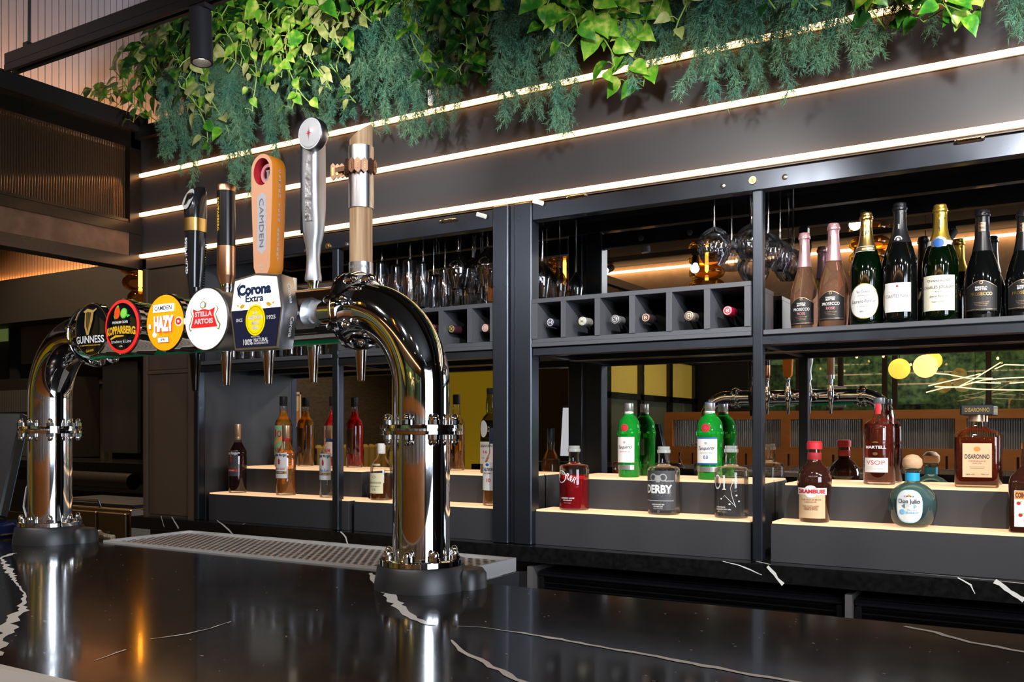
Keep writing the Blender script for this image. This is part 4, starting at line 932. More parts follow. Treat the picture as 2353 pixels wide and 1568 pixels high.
def tq(free):
    def f(b, R, H):
        r = R*1.0; lab(b, r, 0, H*.37, r*1.75, H*.34, PAPER, .0012); mp2 = wrap(r, .0018)
        if free:
            b.rect(0, H*.535, r*1.75, H*.02, mp2, BLUE, 10); b.rect(0, H*.205, r*1.75, H*.02, mp2, BLUE, 10)
        b.text('Tanqueray', 0, H*.40, r*1.35, H*.06, mp2, INK, .01, .05, .35); b.text('ALCOHOL FREE' if free else 'LONDON DRY GIN', 0, H*.345, r*1.0, H*.016, mp2, REDP if not free else grey_, .01)
        if free: b.text('0.0', 0, H*.29, r*.36, H*.045, mp2, BLUE, .02)
        b.ell(0, H*.47, r*.12, H*.018, mp2, grey_, 8); b.rect(0, H*.135, r*1.7, H*.065, mp2, SILV, 10); lb = wrap(R*.97, .003); b.ell(-.0, H*.665, R*.33, R*.33, lb, REDP, 24); b.ell(0, H*.665, R*.24, R*.24, wrap(R*.97, .0036), P('seal_dark', (.3, .01, .02), .5), 20, .8)
        mb_ = lambda X, Z: (-(r+.0015)*math.sin(X/r), (r+.0015)*math.cos(X/r), Z); b.rect(0, H*.40, r*.75, H*.23, mb_, P('paper_mint', (.55, .65, .55), .5), 6)
        b.rect(0, H*.86, R*.62, H*.032, wrap(R*.39, .0006), PAPER, 8); b.text('LONDON DRY', 0, H*.86, R*.6, H*.015, wrap(R*.39, .001), INK, .02)
    return f
tcap = lambda top_: [(.885, .99, .40, SILV), (.845, .885, .39, PAPER), (.99, 1, .40, top_)]
bottle('green gin bottle with white label and plain silver cap, upper tread of the middle section', 1445, R2, z2, 927, 52, tanq, G_green, tcap(SILV), draw=tq(False))
bottle('green alcohol free gin bottle with blue bands on its white label', 1631, R2, z2, 925, 60, tanq, G_green, tcap(BLUE), draw=tq(True))
# third section
def dram(b, R, H):
    lab(b, R, 0, H*.20, R*1.75, H*.29, TAN); mp2 = wrap(R, .0014); b.rect(0, H*.385, R*1.95, H*.085, mp2, PAPER, 12); mp3 = wrap(R, .0018); b.ell(0, H*.385, R*.42, H*.075, mp2, PAPER, 24)
    b.text('DRAMBUIE', 0, H*.385, R*1.7, H*.05, wrap(R, .0022), REDP, .05)
    for t_, zc, w_ in (('THE ISLE of SKYE', .285, 1.2), ('LIQUEUR', .255, .7), ('AGED SCOTCH WHISKY', .205, 1.0), ('HEATHER HONEY', .185, .8), ('HERBS & SPICES', .165, .8)): b.text(t_, 0, H*zc, R*w_, H*.018, mp3, P('ink_brown', (.3, .08, .04), .5), .01)
dr = [(0, .84), (.012, .88), (.30, .95), (.46, 1.02), (.55, 1.03), (.62, .94), (.68, .72), (.73, .46), (.78, .40), (.93, .38)]
bottle('dark brown liqueur bottle with a red cap and tan label, lower tread', 1871, R1, z1, 1015, 77, dr, G_brown, [(.90, .985, .46, REDP), (.985, 1, .43, REDP), (.77, .86, .415, P('neck_red', (.35, .02, .03), .5))], draw=dram)
def mart(b, R, H):
    mp2 = wrap(R, .0012); lab(b, R, -R*.1, H*.225, R*1.6, H*.165, PAPER, .001); b.text('MARTELL', -R*.1, H*.43, R*1.35, H*.034, mp2, cream, .02); b.text('VSOP', -R*.1, H*.255, R*1.2, H*.05, mp2, REDP, 0); b.ell(-R*.1, H*.355, R*.16, H*.018, mp2, gold, 12); b.ell(-R*.1, H*.485, R*.2, H*.012, mp2, gold, 6)
    for k in range(3): b.rect(-R*.1, H*(.205-.014*k), R*1.2, .0006, mp2, grey_, 6)
bottle('tall cognac bottle with red neck strip and white label, upper tread', 2020, R2, z2, 915, 72, [(0, .95), (.012, 1), (.64, 1), (.68, .97), (.72, .8), (.75, .55), (.79, .36), (.88, .31), (.93, .30)], L_cognac, [(.93, 1, .36, P('cap_slate', (.2, .22, .25), .3, .6))], .70, draw=lambda b, R, H: (mart(b, R, H), b.rect(-R*.03, H*.90, R*.36, H*.18, wrap(R*.33, .0008), REDP, 6)))
def donj(b, R, H):
    mp = lambda X, Z: (X, -math.sqrt(max(0, (R*1.0)**2-X*X))*.985-.0022, Z)
    N = 28; o = []
    for s_, mm, e in ((1.05, P('glass_rim_aqua', (.5, .75, .75), .1), 0), (.98, PAPER, .0006)):
        m2 = lambda X, Z, e=e: tuple(Vector(mp(X, Z))+Vector((0, -e, 0)))
        vs = [m2(0, H*.30)]+[m2(R*.50*s_*math.copysign(abs(math.cos(2*PI*j/N))**.75, math.cos(2*PI*j/N)), H*.30+H*.215*s_*math.copysign(abs(math.sin(2*PI*j/N))**.75, math.sin(2*PI*j/N))) for j in range(N)]
        b.add(vs, [(0, 1+j, 1+(j+1) % N) for j in range(N)], mm)
    m3 = lambda X, Z: tuple(Vector(mp(X, Z))+Vector((0, -.0012, 0)))
    b.text('Don Julio', 0, H*.36, R*.86, H*.075, m3, INK, .01); b.text('TEQUILA', R*.12, H*.25, R*.4, H*.012, m3, BLUE, .01); b.text('BLANCO', R*.12, H*.215, R*.5, H*.03, m3, P('print_skyblue', (.2, .5, .75), .5), .03); b.ell(-R*.28, H*.225, R*.11, R*.11, m3, P('print_skyblue', (.2, .5, .75), .5), 16); b.text('19 42', 0, H*.435, R*.4, H*.02, m3, INK, .01); b.ell(0, H*.445, R*.07, H*.015, m3, P('print_flame', (.8, .3, .05), .5), 6)
dj = [(0, .52), (.012, .62), (.05, .78), (.14, .93), (.26, 1.0), (.36, 1.0), (.45, .92), (.52, .76), (.57, .56), (.60, .36), (.63, .27), (.76, .27), (.775, .36), (.79, .38), (.81, .30)]
t = bottle('round aqua tequila bottle with a wooden ball stopper and blue neck band', 2096, R1, z1, 1045, 110, dj, L_aqua, None, .60, glass=g_aqua, draw=donj)
z = dep(2096, R1); H = CZ+(HOR-1045)/F*z-z1; R = 110/F*z/2
b = MB(); b.lathe([(H*.81, R*.2), (H*.815, R*.34), (H*.86, R*.40), (H*.93, R*.38), (H*.985, R*.22), (H, R*.05)], P('stopper_wood', (.62, .4, .24), .5, nscale=40, ncol=(.5, .3, .16)), 32).build('stopper', t, label='round pale wooden stopper')
b = MB(); b.lathe([(H*.635, R*.272), (H*.635, R*.285), (H*.745, R*.285), (H*.745, R*.272)], P('band_blue', (.02, .35, .62), .45), 32, False).build('neck_band', t, label='bright blue neck band')
def dis(b, R, H):
    fl = lambda e: (lambda X, Z: (X, -R*.62-e, Z)); b.rect(0, H*.33, R*1.28, H*.41, fl(.001), TAN); b.text('DISARONNO', 0, H*.375, R*1.08, H*.055, fl(.0014), INK, .02); b.text('ORIGINALE', 0, H*.32, R*.75, H*.018, fl(.0014), REDP, .01); b.text('SINCE 1525', 0, H*.295, R*.4, H*.012, fl(.0014), INK, .01)
    b.ell(0, H*.465, R*.16, H*.03, fl(.0014), P('ink_ochre', (.55, .22, .04), .5), 10); b.text('28% vol        700 ml', 0, H*.16, R*1.0, H*.014, fl(.0014), INK, .01); b.rect(0, H*.25, R*.7, .0008, fl(.0014), INK); b.rect(0, H*.235, R*.6, .0008, fl(.0014), INK)
t = bottle('square amaretto bottle with a wide square black cap and tan label, upper tread', 2243, R2, z2, 932, 100, [(0, .93), (.012, .97), (.20, .99), (.60, 1), (.64, .97), (.68, .80), (.71, .48), (.74, .32), (.80, .30), (.85, .30)], L_cognac, None, .61, glass=g_warm, n=7, sy=.62, rot=.12, draw=dis)
z = dep(2243, R2); H = CZ+(HOR-932)/F*z-z2; R = 100/F*z/2
b = MB(); b.box(-R*.66, R*.66, -R*.62, R*.62, H*.88, H, BLK, .002); b.lathe([(H*.80, R*.34), (H*.88, R*.34)], BRZ, 24); b.text('DISARONNO', 0, H*.94, R*1.0, H*.05, lambda X, Z: (X, -R*.62-.0006, Z), gold, .02); b.text('DISARONNO', 0, H*.94, R*1.0, H*.05, lambda X, Z: (R*.66+.0006, X, Z), gold, .02)
b.build('cap', t, ang=20, label='wide square black cap')
def coin(b, R, H):
    fl = lambda e: (lambda X, Z: (X, -R*.9-e, Z)); b.rect(0, H*.27, R*1.3, H*.40, fl(.001), PAPER); b.rect(0, H*.42, R*1.25, H*.09, fl(.0014), P('print_orange', (.75, .25, .04), .5)); b.text('COINTREAU', 0, H*.42, R*1.15, H*.06, fl(.0018), INK, .03)
    for x, z in ((-.4, .33), (-.3, .2), (.2, .3), (.4, .22), (0, .14)): b.ell(R*x, H*z, R*.12, R*.12, fl(.0014), REDP, 12); b.rect(R*x+.004, H*z+.004, .008, .002, fl(.0016), P('print_green', (.1, .3, .05), .4))
bottle('square brown orange liqueur bottle cut by the right edge of the picture, lower tread', 2358, R1, z1, 1018, 78, [(0, .93), (.012, 1), (.55, 1), (.62, .9), (.68, .6), (.73, .32), (.93, .28)], G_brown, [(.80, 1, .30, copper)], n=6, sy=.9, draw=coin)
# -------------------------------------------- sparkling wine on the middle shelf
ZS = 1.602
champ = [(0, .93), (.01, .98), (.05, 1), (.46, 1), (.52, .97), (.58, .86), (.66, .66), (.74, .46), (.80, .38), (.88, .345), (.93, .35), (.94, .40), (.96, .40), (.965, .36), (.99, .34)]
pros = [(0, .88), (.02, .93), (.15, 1), (.36, 1.0), (.44, .92), (.53, .74), (.62, .54), (.72, .42), (.84, .35), (.93, .34), (.94, .40), (.96, .40), (.99, .34)]
def foil(m, z0, prof, R, H, name, t, collar=None):
    b = MB(); rs = [(a, q) for a, q in prof if a >= z0]
    # interpolate start radius
    for (a0, r0), (a1, r1) in zip(prof, prof[1:]):
        if a0 < z0 <= a1: rs.insert(0, (z0, r0+(r1-r0)*(z0-a0)/(a1-a0)))
    rnd = random.Random(int(z0*1000)+int(R*1e5)); vs = []; fs = []; seg = 30
    rs += [(1.0, .30), (1.004, .02)]; r2 = []
    for (a0, q0), (a1, q1) in zip(rs, rs[1:]):
        r2.append((a0, q0))
        if a0 >= .86 and a1 < 1.0:
            for k in range(1, 4): r2.append((a0+(a1-a0)*k/4, q0+(q1-q0)*k/4))
    rs = r2+[rs[-1]]
    for a, q in rs:
        for j in range(seg):
            t_ = 2*PI*j/seg; k = 1+(rnd.random()-.5)*(.13 if a > .87 else .012); rr2 = (q*R+.0009)*k; vs.append((rr2*math.cos(t_), rr2*math.sin(t_), a*H))
    for k in range(len(rs)-1):
        for j in range(seg): A_ = k*seg+j; B_ = k*seg+(j+1) % seg; fs.append((A_, B_, B_+seg, A_+seg))
    b.add(vs, fs, m); return b.build(name, t, ang=60)
FP = P('foil_pink', (.62, .34, .38), .35, .6); FG = P('foil_gold', (.8, .55, .2), .28, 1); FGD = P('foil_dull_gold', (.45, .33, .16), .33, .9); FK = P('foil_charcoal', (.009, .0095, .012), .33, .3); FY = P('foil_yellow_gold', (.85, .55, .08), .28, .9)
def pr_draw(rose):
    def f(b, R, H):
        r = R*.985; mp1 = wrap(r, .0012); o = [(-.85, .08), (-.82, .28), (-.35, .335), (0, .35), (.35, .335), (.82, .28), (.85, .08)]
        for x0_, x1_ in zip(o[:-1], o[1:]):
            pass
        N = 14; vs = []
        for i in range(N+1):
            x = (-.9+1.8*i/N); zt_ = .275+.07*math.cos(x*1.3)**2; vs += [mp1(x*R, H*.075), mp1(x*R, H*zt_)]
        b.add(vs, [(2*i, 2*i+2, 2*i+3, 2*i+1) for i in range(N)], BLK); m2 = wrap(r, .0018)
        b.strip([(x*R, H*(.273+.07*math.cos(x*1.3)**2)) for x in [-.88+.176*i for i in range(11)]], [.0012]*11, m2, BRZ, 0); b.ell(0, H*.325, R*.09, R*.09, m2, BRZ, 12, .7)
        b.text('FAMIGLIA', 0, H*.285, R*.62, H*.014, m2, cream, .02); b.text('BOTTER', 0, H*.265, R*.6, H*.018, m2, cream, .03); b.text('PROSECCO', 0, H*.225, R*1.15, H*.028, m2, cream if rose else gold, .01)
        if rose: b.text('ROSE', 0, H*.183, R*.55, H*.026, m2, P('print_rose', (.6, .22, .26), .5), .01)
        for k in range(3): b.text('denominazione di origine', 0, H*(.15-.014*k), R*(.8-.1*k), H*.008, m2, BRZ, 0)
        b.strip([(x*R, H*.088) for x in (-.85, 0, .85)], [.001]*3, m2, BRZ, 0)
        for k in range(7): b.rect(0, H*(.80+.012*k), R*.36, H*.004, wrap(R*.40, .0012), copper, 3)
    return f
def lp_draw(b, R, H):
    m1, m2 = wrap(R, .0012), wrap(R, .0018)
    b.ell(0, H*.20, R*.98, H*.155, m1, PAPER, 36); b.ell(0, H*.20, R*.98, H*.155, m2, gold, 36, .95)
    for t_, zc, w_, h in (('La Cuvee', .285, .8, .024), ('CHAMPAGNE', .25, .7, .012), ('Laurent-Perrier', .20, 1.5, .032), ('A Tours-sur-Marne', .155, .7, .010), ('BRUT', .11, .42, .014)): b.text(t_, 0, H*zc, R*w_, H*h, m2, INK, .0)
    b.rect(0, H*.665, R*1.35, H*.02, wrap(R*.66, .001), FGD, 10); b.rect(0, H*.688, R*1.2, H*.004, wrap(R*.61, .002), PAPER, 10); b.rect(0, H*.645, R*1.3, H*.004, wrap(R*.70, .002), PAPER, 10); b.text('LP', 0, H*.81, R*.4, H*.04, wrap(R*.40, .0015), BLK, 0, 0, .2)
def cs_draw(b, R, H):
    m1, m2 = wrap(R, .0012), wrap(R, .0018); b.rect(0, H*.20, R*1.55, H*.24, m1, PAPER, 14); b.text('CASTELNAU', 0, H*.21, R*1.4, H*.026, m2, P('ink_mid_grey', (.12, .12, .13), .6), 0); b.text('CHAMPAGNE', 0, H*.245, R*1.1, H*.012, m2, P('print_pale', (.5, .5, .5), .5), 0); b.ell(0, H*.29, R*.07, R*.07, m2, REDP, 12)
    b.text('CASTELNAU', 0, 0, H*.09, H*.012, lambda u, v: wrap(R*.40, .0015)(-v, H*.77+u), cream, .02); b.ell(0, H*.685, R*.2, R*.2, wrap(R*.56, .003), cream, 24); b.ell(0, H*.685, R*.15, R*.15, wrap(R*.56, .0035), BLK, 24); b.text('E', 0, H*.685, R*.12, R*.15, wrap(R*.56, .004), cream, .04)
def cj_draw(b, R, H):
    m1, m2 = wrap(R, .0012), wrap(R, .0018); b.rect(0, H*.225, R*1.9, H*.30, m1, P('paper_ivory', (.72, .70, .56), .5), 14); b.text('CHAMPAGNE', 0, H*.325, R*1.25, H*.018, m2, INK, .0, 0, 0, -.003); b.text('CHARLES JOUBERT', 0, H*.27, R*1.75, H*.033, m2, INK, .0); b.text('a Epernay', 0, H*.235, R*.5, H*.012, m2, INK, 0); b.text('Special Reserve', 0, H*.195, R*.95, H*.022, m2, INK, 0, 0, .3); b.text('Product of France', 0, H*.15, R*.7, H*.014, m2, INK, 0, 0, .2); b.rect(0, H*.105, R*1.7, .0006, m2, INK)
    b.rect(0, H*.655, R*1.6, H*.05, wrap(R*.68, .001), PAPER, 12); b.ell(0, H*.655, R*.42, H*.055, wrap(R*.68, .003), SILV, 24); b.ell(0, H*.655, R*.27, H*.038, wrap(R*.68, .004), BLUE, 24); b.text('CHAMPAGNE', 0, 0, H*.13, H*.016, lambda u, v: wrap(R*.42, .0015)(-v, H*.80+u), ink, .02)
def fizz(label, px, Y, ytop, wpx, pf, body, f, z0, draw):
    t = bottle(label, px, Y, ZS, ytop, wpx, pf, body, None, draw=draw, kind='sparkling_wine_bottle', cat='wine bottle')
    z = dep(px, Y); H = CZ+(HOR-ytop)/F*z-ZS; u = (px-CX0)/F; R = wpx/F*z/2/math.sqrt(1+.6*u*u); foil(f, z0, pf, R, H, 'foil', t); return t
fizz('rose sparkling wine bottle with pink foil, leftmost of the shelf row', 1848, 2.93, 537, 64, pros, L_rose, FP, .655, pr_draw(True))
fizz('taller rose sparkling wine bottle with pink foil, second in the shelf row', 1915, 2.85, 515, 70, pros, L_rose, FP, .64, pr_draw(True))
fizz('green champagne bottle with gold foil and an oval white label', 1990, 2.80, 490, 74, champ, G_champ, FG, .66, lp_draw)
fizz('black champagne bottle with charcoal foil and a square white label', 2067, 2.79, 468, 80, champ, G_black, FK, .66, cs_draw)
fizz('green champagne bottle with bright yellow gold foil and a blue seal', 2160, 2.79, 472, 82, champ, G_champ, FY, .655, cj_draw)
fizz('black prosecco bottle with charcoal foil, second from the right edge', 2257, 2.85, 483, 84, pros, G_black, FK, .62, pr_draw(False))
fizz('black prosecco bottle with charcoal foil cut by the right edge', 2352, 2.85, 485, 84, pros, G_black, FK, .62, pr_draw(False))
# pale screw-capped bottle behind the chrome bridge on the left shelf
bottle('pale screw-capped wine bottle behind the chrome bridge', 673, 2.86, ZS, 640, 46, spirit, G_champ, [(.80, 1, .40, P('cap_cream', (.6, .58, .45), .4))])
# -------------------------------------------- glassware
gm = thin('stem_glass', (.9, .92, .95), .38, .04)
def shell(b, pr, th=.0012, seg=28, ribs=0):
    pin = [(z, max(r-th, .0004)) for z, r in reversed(pr)]
    if not ribs: b.lathe(pr, gm, seg, False); b.lathe(pin, gm, seg, False); return
    vs = []; fs = []; seg = ribs*2
    for z, r in pr:
        for j in range(seg): a = 2*PI*j/seg; k = 1-(.06 if j % 2 else 0); vs.append((r*k*math.cos(a), r*k*math.sin(a), z))
    for k in range(len(pr)-1):
        for j in range(seg): A_ = k*seg+j; B_ = k*seg+(j+1) % seg; fs.append((A_, B_, B_+seg, A_+seg))
    b.add(vs, fs, gm)
ZH = 2.128
def hang(kind, label, cat, px, Y, yb0, yb1, wpx, shape, group=None, ribs=0):
    z = dep(px, Y); zt = CZ+(HOR-yb0)/F*z-ZH; zbm = CZ+(HOR-yb1)/F*z-ZH; R = wpx/F*z/2
    t = thing(kind, label, cat, (XY(px, Y), Y, ZH), 0, group)
    b = MB(); pr = [(zbm+(zt-zbm)*a, R*q) for a, q in shape]; shell(b, pr, ribs=ribs); b.build('bowl', t, ang=50 if not ribs else 60)
    b = MB(); b.lathe([(zt-.001, .004), (zt+.012, .0035), (-.012, .0032), (-.006, .006), (-.0015, .033), (0, .034)], gm, 24).build('stem_and_foot', t); return t
slim = [(0, .93), (.01, 1), (.5, 1), (.93, 1), (.96, .97), (.985, .8), (1.0, .1)]
wine = [(0, .62), (.03, .64), (.25, .84), (.5, 1.0), (.62, .96), (.78, .68), (.9, .35), (1, .07)]
bowl = [(0, .62), (.08, .74), (.25, .92), (.45, 1), (.65, .96), (.82, .75), (.93, .45), (1, .08)]
gl_i = [(877, 2.86, 600, 712, 32, 'tall narrow glass hanging upside down, leftmost behind the wooden handle'), (912, 2.92, 608, 706, 29, 'tall narrow glass hanging second from the left, above the elbow'), (942, 2.83, 596, 692, 33, 'tall narrow glass hanging lowest, third from the left above the elbow'), (972, 2.87, 602, 706, 25, 'tall narrow glass hanging fourth from the left above the elbow'), (996, 2.96, 634, 706, 25, 'shorter amber tinted hanging glass, fifth from the left'), (1022, 2.92, 618, 704, 26, 'tall narrow hanging glass just left of the wine glasses'), (1050, 2.97, 626, 702, 26, 'tall narrow hanging glass behind the first wine glass')]
for px, Y, a, c, w_, l in gl_i: hang('highball_glass', l, 'glass', px, Y, a, c, w_, slim, 'glasses hanging left of the double pillar')
for px, Y, a, c, w_, l in ((1053, 2.83, 578, 664, 58, 'clear wine glass hanging upside down, first of those left of the double pillar'), (1086, 2.90, 592, 674, 52, 'clear wine glass hanging in the middle of those left of the double pillar'), (1120, 2.83, 568, 660, 58, 'clear wine glass hanging closest to the double pillar on its left'), (1246, 2.92, 600, 684, 38, 'clear wine glass hanging just right of the double pillar'), (1224, 2.95, 596, 680, 40, 'clear wine glass half hidden behind the double pillar on its right')):
    hang('wine_glass', l, 'glass', px, Y, a, c, w_, wine, 'hanging wine glasses')
for px, Y, a, c, w_, l in ((1641, 2.83, 522, 606, 77, 'round ribbed gin glass hanging left of the thin right post'), (1681, 2.95, 552, 622, 62, 'round ribbed gin glass hanging farther back and lower'), (1727, 2.83, 514, 598, 76, 'round ribbed gin glass hanging behind the thin right post'), (1765, 2.90, 535, 612, 66, 'round ribbed gin glass hanging just right of the thin post'), (1792, 2.97, 552, 622, 60, 'round ribbed gin glass glowing amber, rightmost of the hanging ones')):
    hang('gin_glass', l, 'glass', px, Y, a, c, w_, bowl, 'hanging ribbed gin glasses', ribs=26)
for x in (-2.55, -2.3, -2.05, -1.8): pass
for i, px in enumerate((535, 556, 578, 602, 626, 648, 668, 690, 712, 735)):
    Y = 2.80+.07*(i % 2); t = thing('tumbler', 'small clear tumbler on the left middle shelf behind the badges', 'glass', (XY(px, Y), Y, ZS+.0005), 0, 'tumblers on the left middle shelf')
    b = MB(); b.lathe([(0, .0), (.0005, .026), (.004, .028), (.085, .033)], gm, 24, False).lathe([(.085, .0318), (.014, .0268), (.012, .001)], gm, 24, False).build('glass_wall', t)
# ================================================================ greenery over the fascia
fern_m = P('fern_green', (.04, .15, .105), .6, nscale=7, ncol=(.12, .24, .13))
fern_st = P('fern_stem', (.06, .12, .06), .6)
stem_m = P('stem_green', (.16, .28, .05), .5)
def leafmat(name, c1, c2, c3):
    if name in MATS: return MATS[name]
    m = P(name, c1, .33); nt = m.node_tree; b = nt.nodes['Principled BSDF']
    tc = nt.nodes.new('ShaderNodeTexCoord'); n = nt.nodes.new('ShaderNodeTexNoise'); n.inputs['Scale'].default_value = 34; n.inputs['Detail'].default_value = 4
    r = nt.nodes.new('ShaderNodeValToRGB'); e = r.color_ramp.elements; e[0].position = .40; e[0].color = (*c1, 1); e[1].position = .64; e[1].color = (*c3, 1); k = e.new(.52); k.color = (*c2, 1)
    nt.links.new(tc.outputs['Object'], n.inputs['Vector']); nt.links.new(n.outputs['Fac'], r.inputs[0]); nt.links.new(r.outputs[0], b.inputs['Base Color']); return m
LV = [leafmat('leaf_dark', (.006, .035, .006), (.012, .065, .010), (.08, .14, .02)), leafmat('leaf_mid', (.015, .10, .008), (.045, .18, .012), (.22, .30, .03)), leafmat('leaf_lime', (.06, .22, .012), (.15, .30, .03), (.34, .40, .09)), leafmat('leaf_cream', (.17, .21, .06), (.26, .29, .10), (.33, .35, .17))]
def fern_mesh(seed, L, W, ns):
    rd = random.Random(seed); b = MB(); st = MB()
    for s in range(ns):
        x0, y0 = rd.uniform(-W*.5, W*.5), rd.uniform(-.06, .05); l = L*rd.uniform(.55, 1) if s else L
        dx, dy = rd.uniform(-.10, .10), rd.uniform(-.05, .03); p = Vector((x0*.6, y0, 0)); pts = []
        n = max(6, int(l/.03))
        for i in range(n+1):
            t_ = i/n; pts.append(Vector((x0*.6+x0*.5*t_+dx*math.sin(t_*2.2+s)*.6+.012*math.sin(9*t_+s), y0-.04*math.sin(PI*min(1, t_*1.3))+dy*t_, -l*t_)))
        st.tube(pts, .0013, fern_st, 5)
        for i in range(1, n+1):
            for side in (-1, 1):
                for sub in range(5):
                    if rd.random() < .12: continue
                    a = rd.uniform(.3, 1.0); ang = rd.uniform(0, 2*PI); base = pts[i-1].lerp(pts[i], rd.random())
                    bl = rd.uniform(.03, .068)*(1.1-.5*i/n)
                    d = Vector((math.cos(ang)*math.sin(a)*1.0, math.sin(ang)*math.sin(a)*.7, -math.cos(a)))
                    m_ = int(bl/.0058); pv = base.copy(); side_ = d.orthogonal().normalized(); up = d.cross(side_)
                    q = base+d*bl; w0 = side_*.0007; b.add([base-w0, base+w0, q], [(0, 1, 2)], fern_m)
                    for k in range(1, m_+2):
                        p = base+d*(bl*k/(m_+1))
                        for h in range(3):
                            th = rd.uniform(0, 2*PI); e = side_*math.cos(th)+up*math.sin(th); nd = (d*.85+e*.75).normalized(); ln = rd.uniform(.011, .018); w_ = nd.cross(Vector((rd.random()-.5, rd.random()-.5, rd.random()-.5))).normalized()*.00085
                            b.add([p-w_, p+w_, p+nd*ln], [(0, 1, 2)], fern_m)
    return b, st
def leaf(b, p, d, nrm, L, m, rd):
    d = d.normalized(); s = d.cross(nrm).normalized(); n_ = s.cross(d); 
    prof = [(0, 0), (-.06, .16), (.02, .32), (.18, .40), (.40, .37), (.62, .25), (.82, .10), (1, 0)]; fold = rd.uniform(.12, .35); curl = rd.uniform(.05, .3)
    vs = []
    for t_, w_ in prof: vs.append(p+d*(L*t_)-n_*(L*curl*t_*t_))
    for sg in (-1, 1):
        for t_, w_ in prof: vs.append(p+d*(L*t_)+s*(sg*w_*L)+n_*(L*w_*fold-L*curl*t_*t_))
    k = len(prof); fs = []
    for i in range(k-1): fs += [(i, i+1, k+i+1, k+i), (i+1, i, 2*k+i, 2*k+i+1)]
    b.add(vs, fs, m)
def pothos_mesh(seed, L, W, ns, tone, lsz=.07, back=0):
    rd = random.Random(seed); b = MB(); st = MB()
    for s in range(ns):
        x0, y0 = rd.uniform(-W, W)*.5, rd.uniform(-.10, .06); l = L*rd.uniform(.35, 1) if s else L
        n = max(5, int(l/.04)); pts = []; ph = rd.uniform(0, 6)
        for i in range(n+1):
            t_ = i/n; pts.append(Vector((x0+.035*math.sin(t_*6+ph), y0-.05*math.sin(PI*t_)+.02*math.cos(5*t_+ph), -l*t_)))
        pts[-1] += Vector((rd.uniform(-.03, .03), 0, .015)); st.tube(pts, .0022, stem_m, 6)
        for i in range(n+1):
            if rd.random() < .08: continue
            sz = lsz*rd.uniform(.85, 1.35)*(1-.45*(i/n)); sg = 1 if (i+s) % 2 else -1
            d = Vector((sg*rd.uniform(.2, 1.0), rd.uniform(-.7, .15), -rd.uniform(.35, 1.1))).normalized(); pe = pts[i]+Vector((sg*.022, -.02, .008))
            st.tube([pts[i], (pts[i]+pe)/2+Vector((0, 0, .006)), pe], .001, stem_m, 4)
            nm = Vector((rd.uniform(-.5, .5), -1, rd.uniform(-.1, .7))).normalized()
            t = tone if rd.random() < .62 else rd.choice([0, 0, 1, 1, 2, 3]); leaf(b, pe, d, nm, sz, LV[t], rd)
    return b, st
def zpx(px, py, Y): return WY(px, py, Y).z
def plant(kind, px, py0, py1, wpx, Y, lab, ns, tone=0, lsz=.07):
    z0, z1_ = zpx(px, py0, Y), zpx(px, py1, Y); x = XY(px, Y); L = z0-z1_; W = wpx/F*dep(px, Y)
    grp = 'hanging greenery over the bar'
    if kind == 'f':
        t = thing('hanging_fern', lab, 'fern', (x, Y, z0), 0, grp); b, s = fern_mesh(int(px)+3, L, W, ns)
    else:
        t = thing('trailing_pothos', lab, 'pothos plant', (x, Y, z0), 0, grp); b, s = pothos_mesh(int(px)+5, L, W, ns, tone, lsz)
    b.build('foliage', t, ang=0 if kind == 'f' else 80); s.build('stem', t)
YP = 2.60
FE = [(438, 150, 415, 85, 2.58, 'feathery dark fern hanging lowest at the left end, crossing the top LED strip', 9), (500, 110, 365, 90, 2.62, 'feathery fern just right of the lowest-hanging left fern', 9), (556, 150, 432, 75, 2.58, 'feathery fern hanging down beside the orange tap handle', 8), (632, 120, 375, 80, 2.62, 'feathery fern above the orange tap handle', 8), (705, 120, 290, 80, 2.62, 'feathery fern behind the silver tap handle head', 7), (800, 60, 305, 100, 2.60, 'feathery fern just left above the wooden tap handle', 9), (880, 20, 290, 95, 2.60, 'feathery fern above and right of the wooden tap handle', 9), (962, 0, 318, 80, 2.58, 'long feathery fern with a drooping tip, left of the wide middle fern', 8), (1022, 60, 305, 60, 2.62, 'feathery fern with pointed tips beside the white wall label', 6),
      (1165, -60, 262, 95, 2.60, 'feathery fern hanging at the centre left of the wide fern', 9), (1215, 20, 292, 90, 2.56, 'wide bushy fern hanging at the picture centre', 10), (1285, -20, 303, 85, 2.60, 'bushy fern at the right of the wide centre fern', 9), (1500, -40, 213, 85, 2.60, 'feathery fern right of the big pale heart leaves', 8), (1560, -60, 120, 80, 2.64, 'short feathery fern with its tip just at the top LED strip', 7), (1650, -60, 233, 80, 2.58, 'long forked fern hanging past the middle of the fascia', 8), (1722, -50, 205, 70, 2.62, 'feathery fern right of the long forked fern', 7), (1768, -60, 150, 60, 2.64, 'small feathery fern with thin tips behind the top LED strip', 5), (1848, -80, 212, 65, 2.58, 'narrow fern touching the middle LED strip', 7), (1908, -70, 165, 70, 2.60, 'feathery fern just right of the narrow one touching the middle LED strip', 7), (1998, -80, 140, 50, 2.60, 'single thin fern strand near the upper right', 4), (2085, -90, 66, 90, 2.60, 'short fern tuft hanging across the right end of the top LED strip', 7), (2348, -110, 85, 60, 2.60, 'fern tip at the top right corner', 5)]
for a in FE: plant('f', a[0], a[1], a[2], a[3], a[4], a[5], a[6])
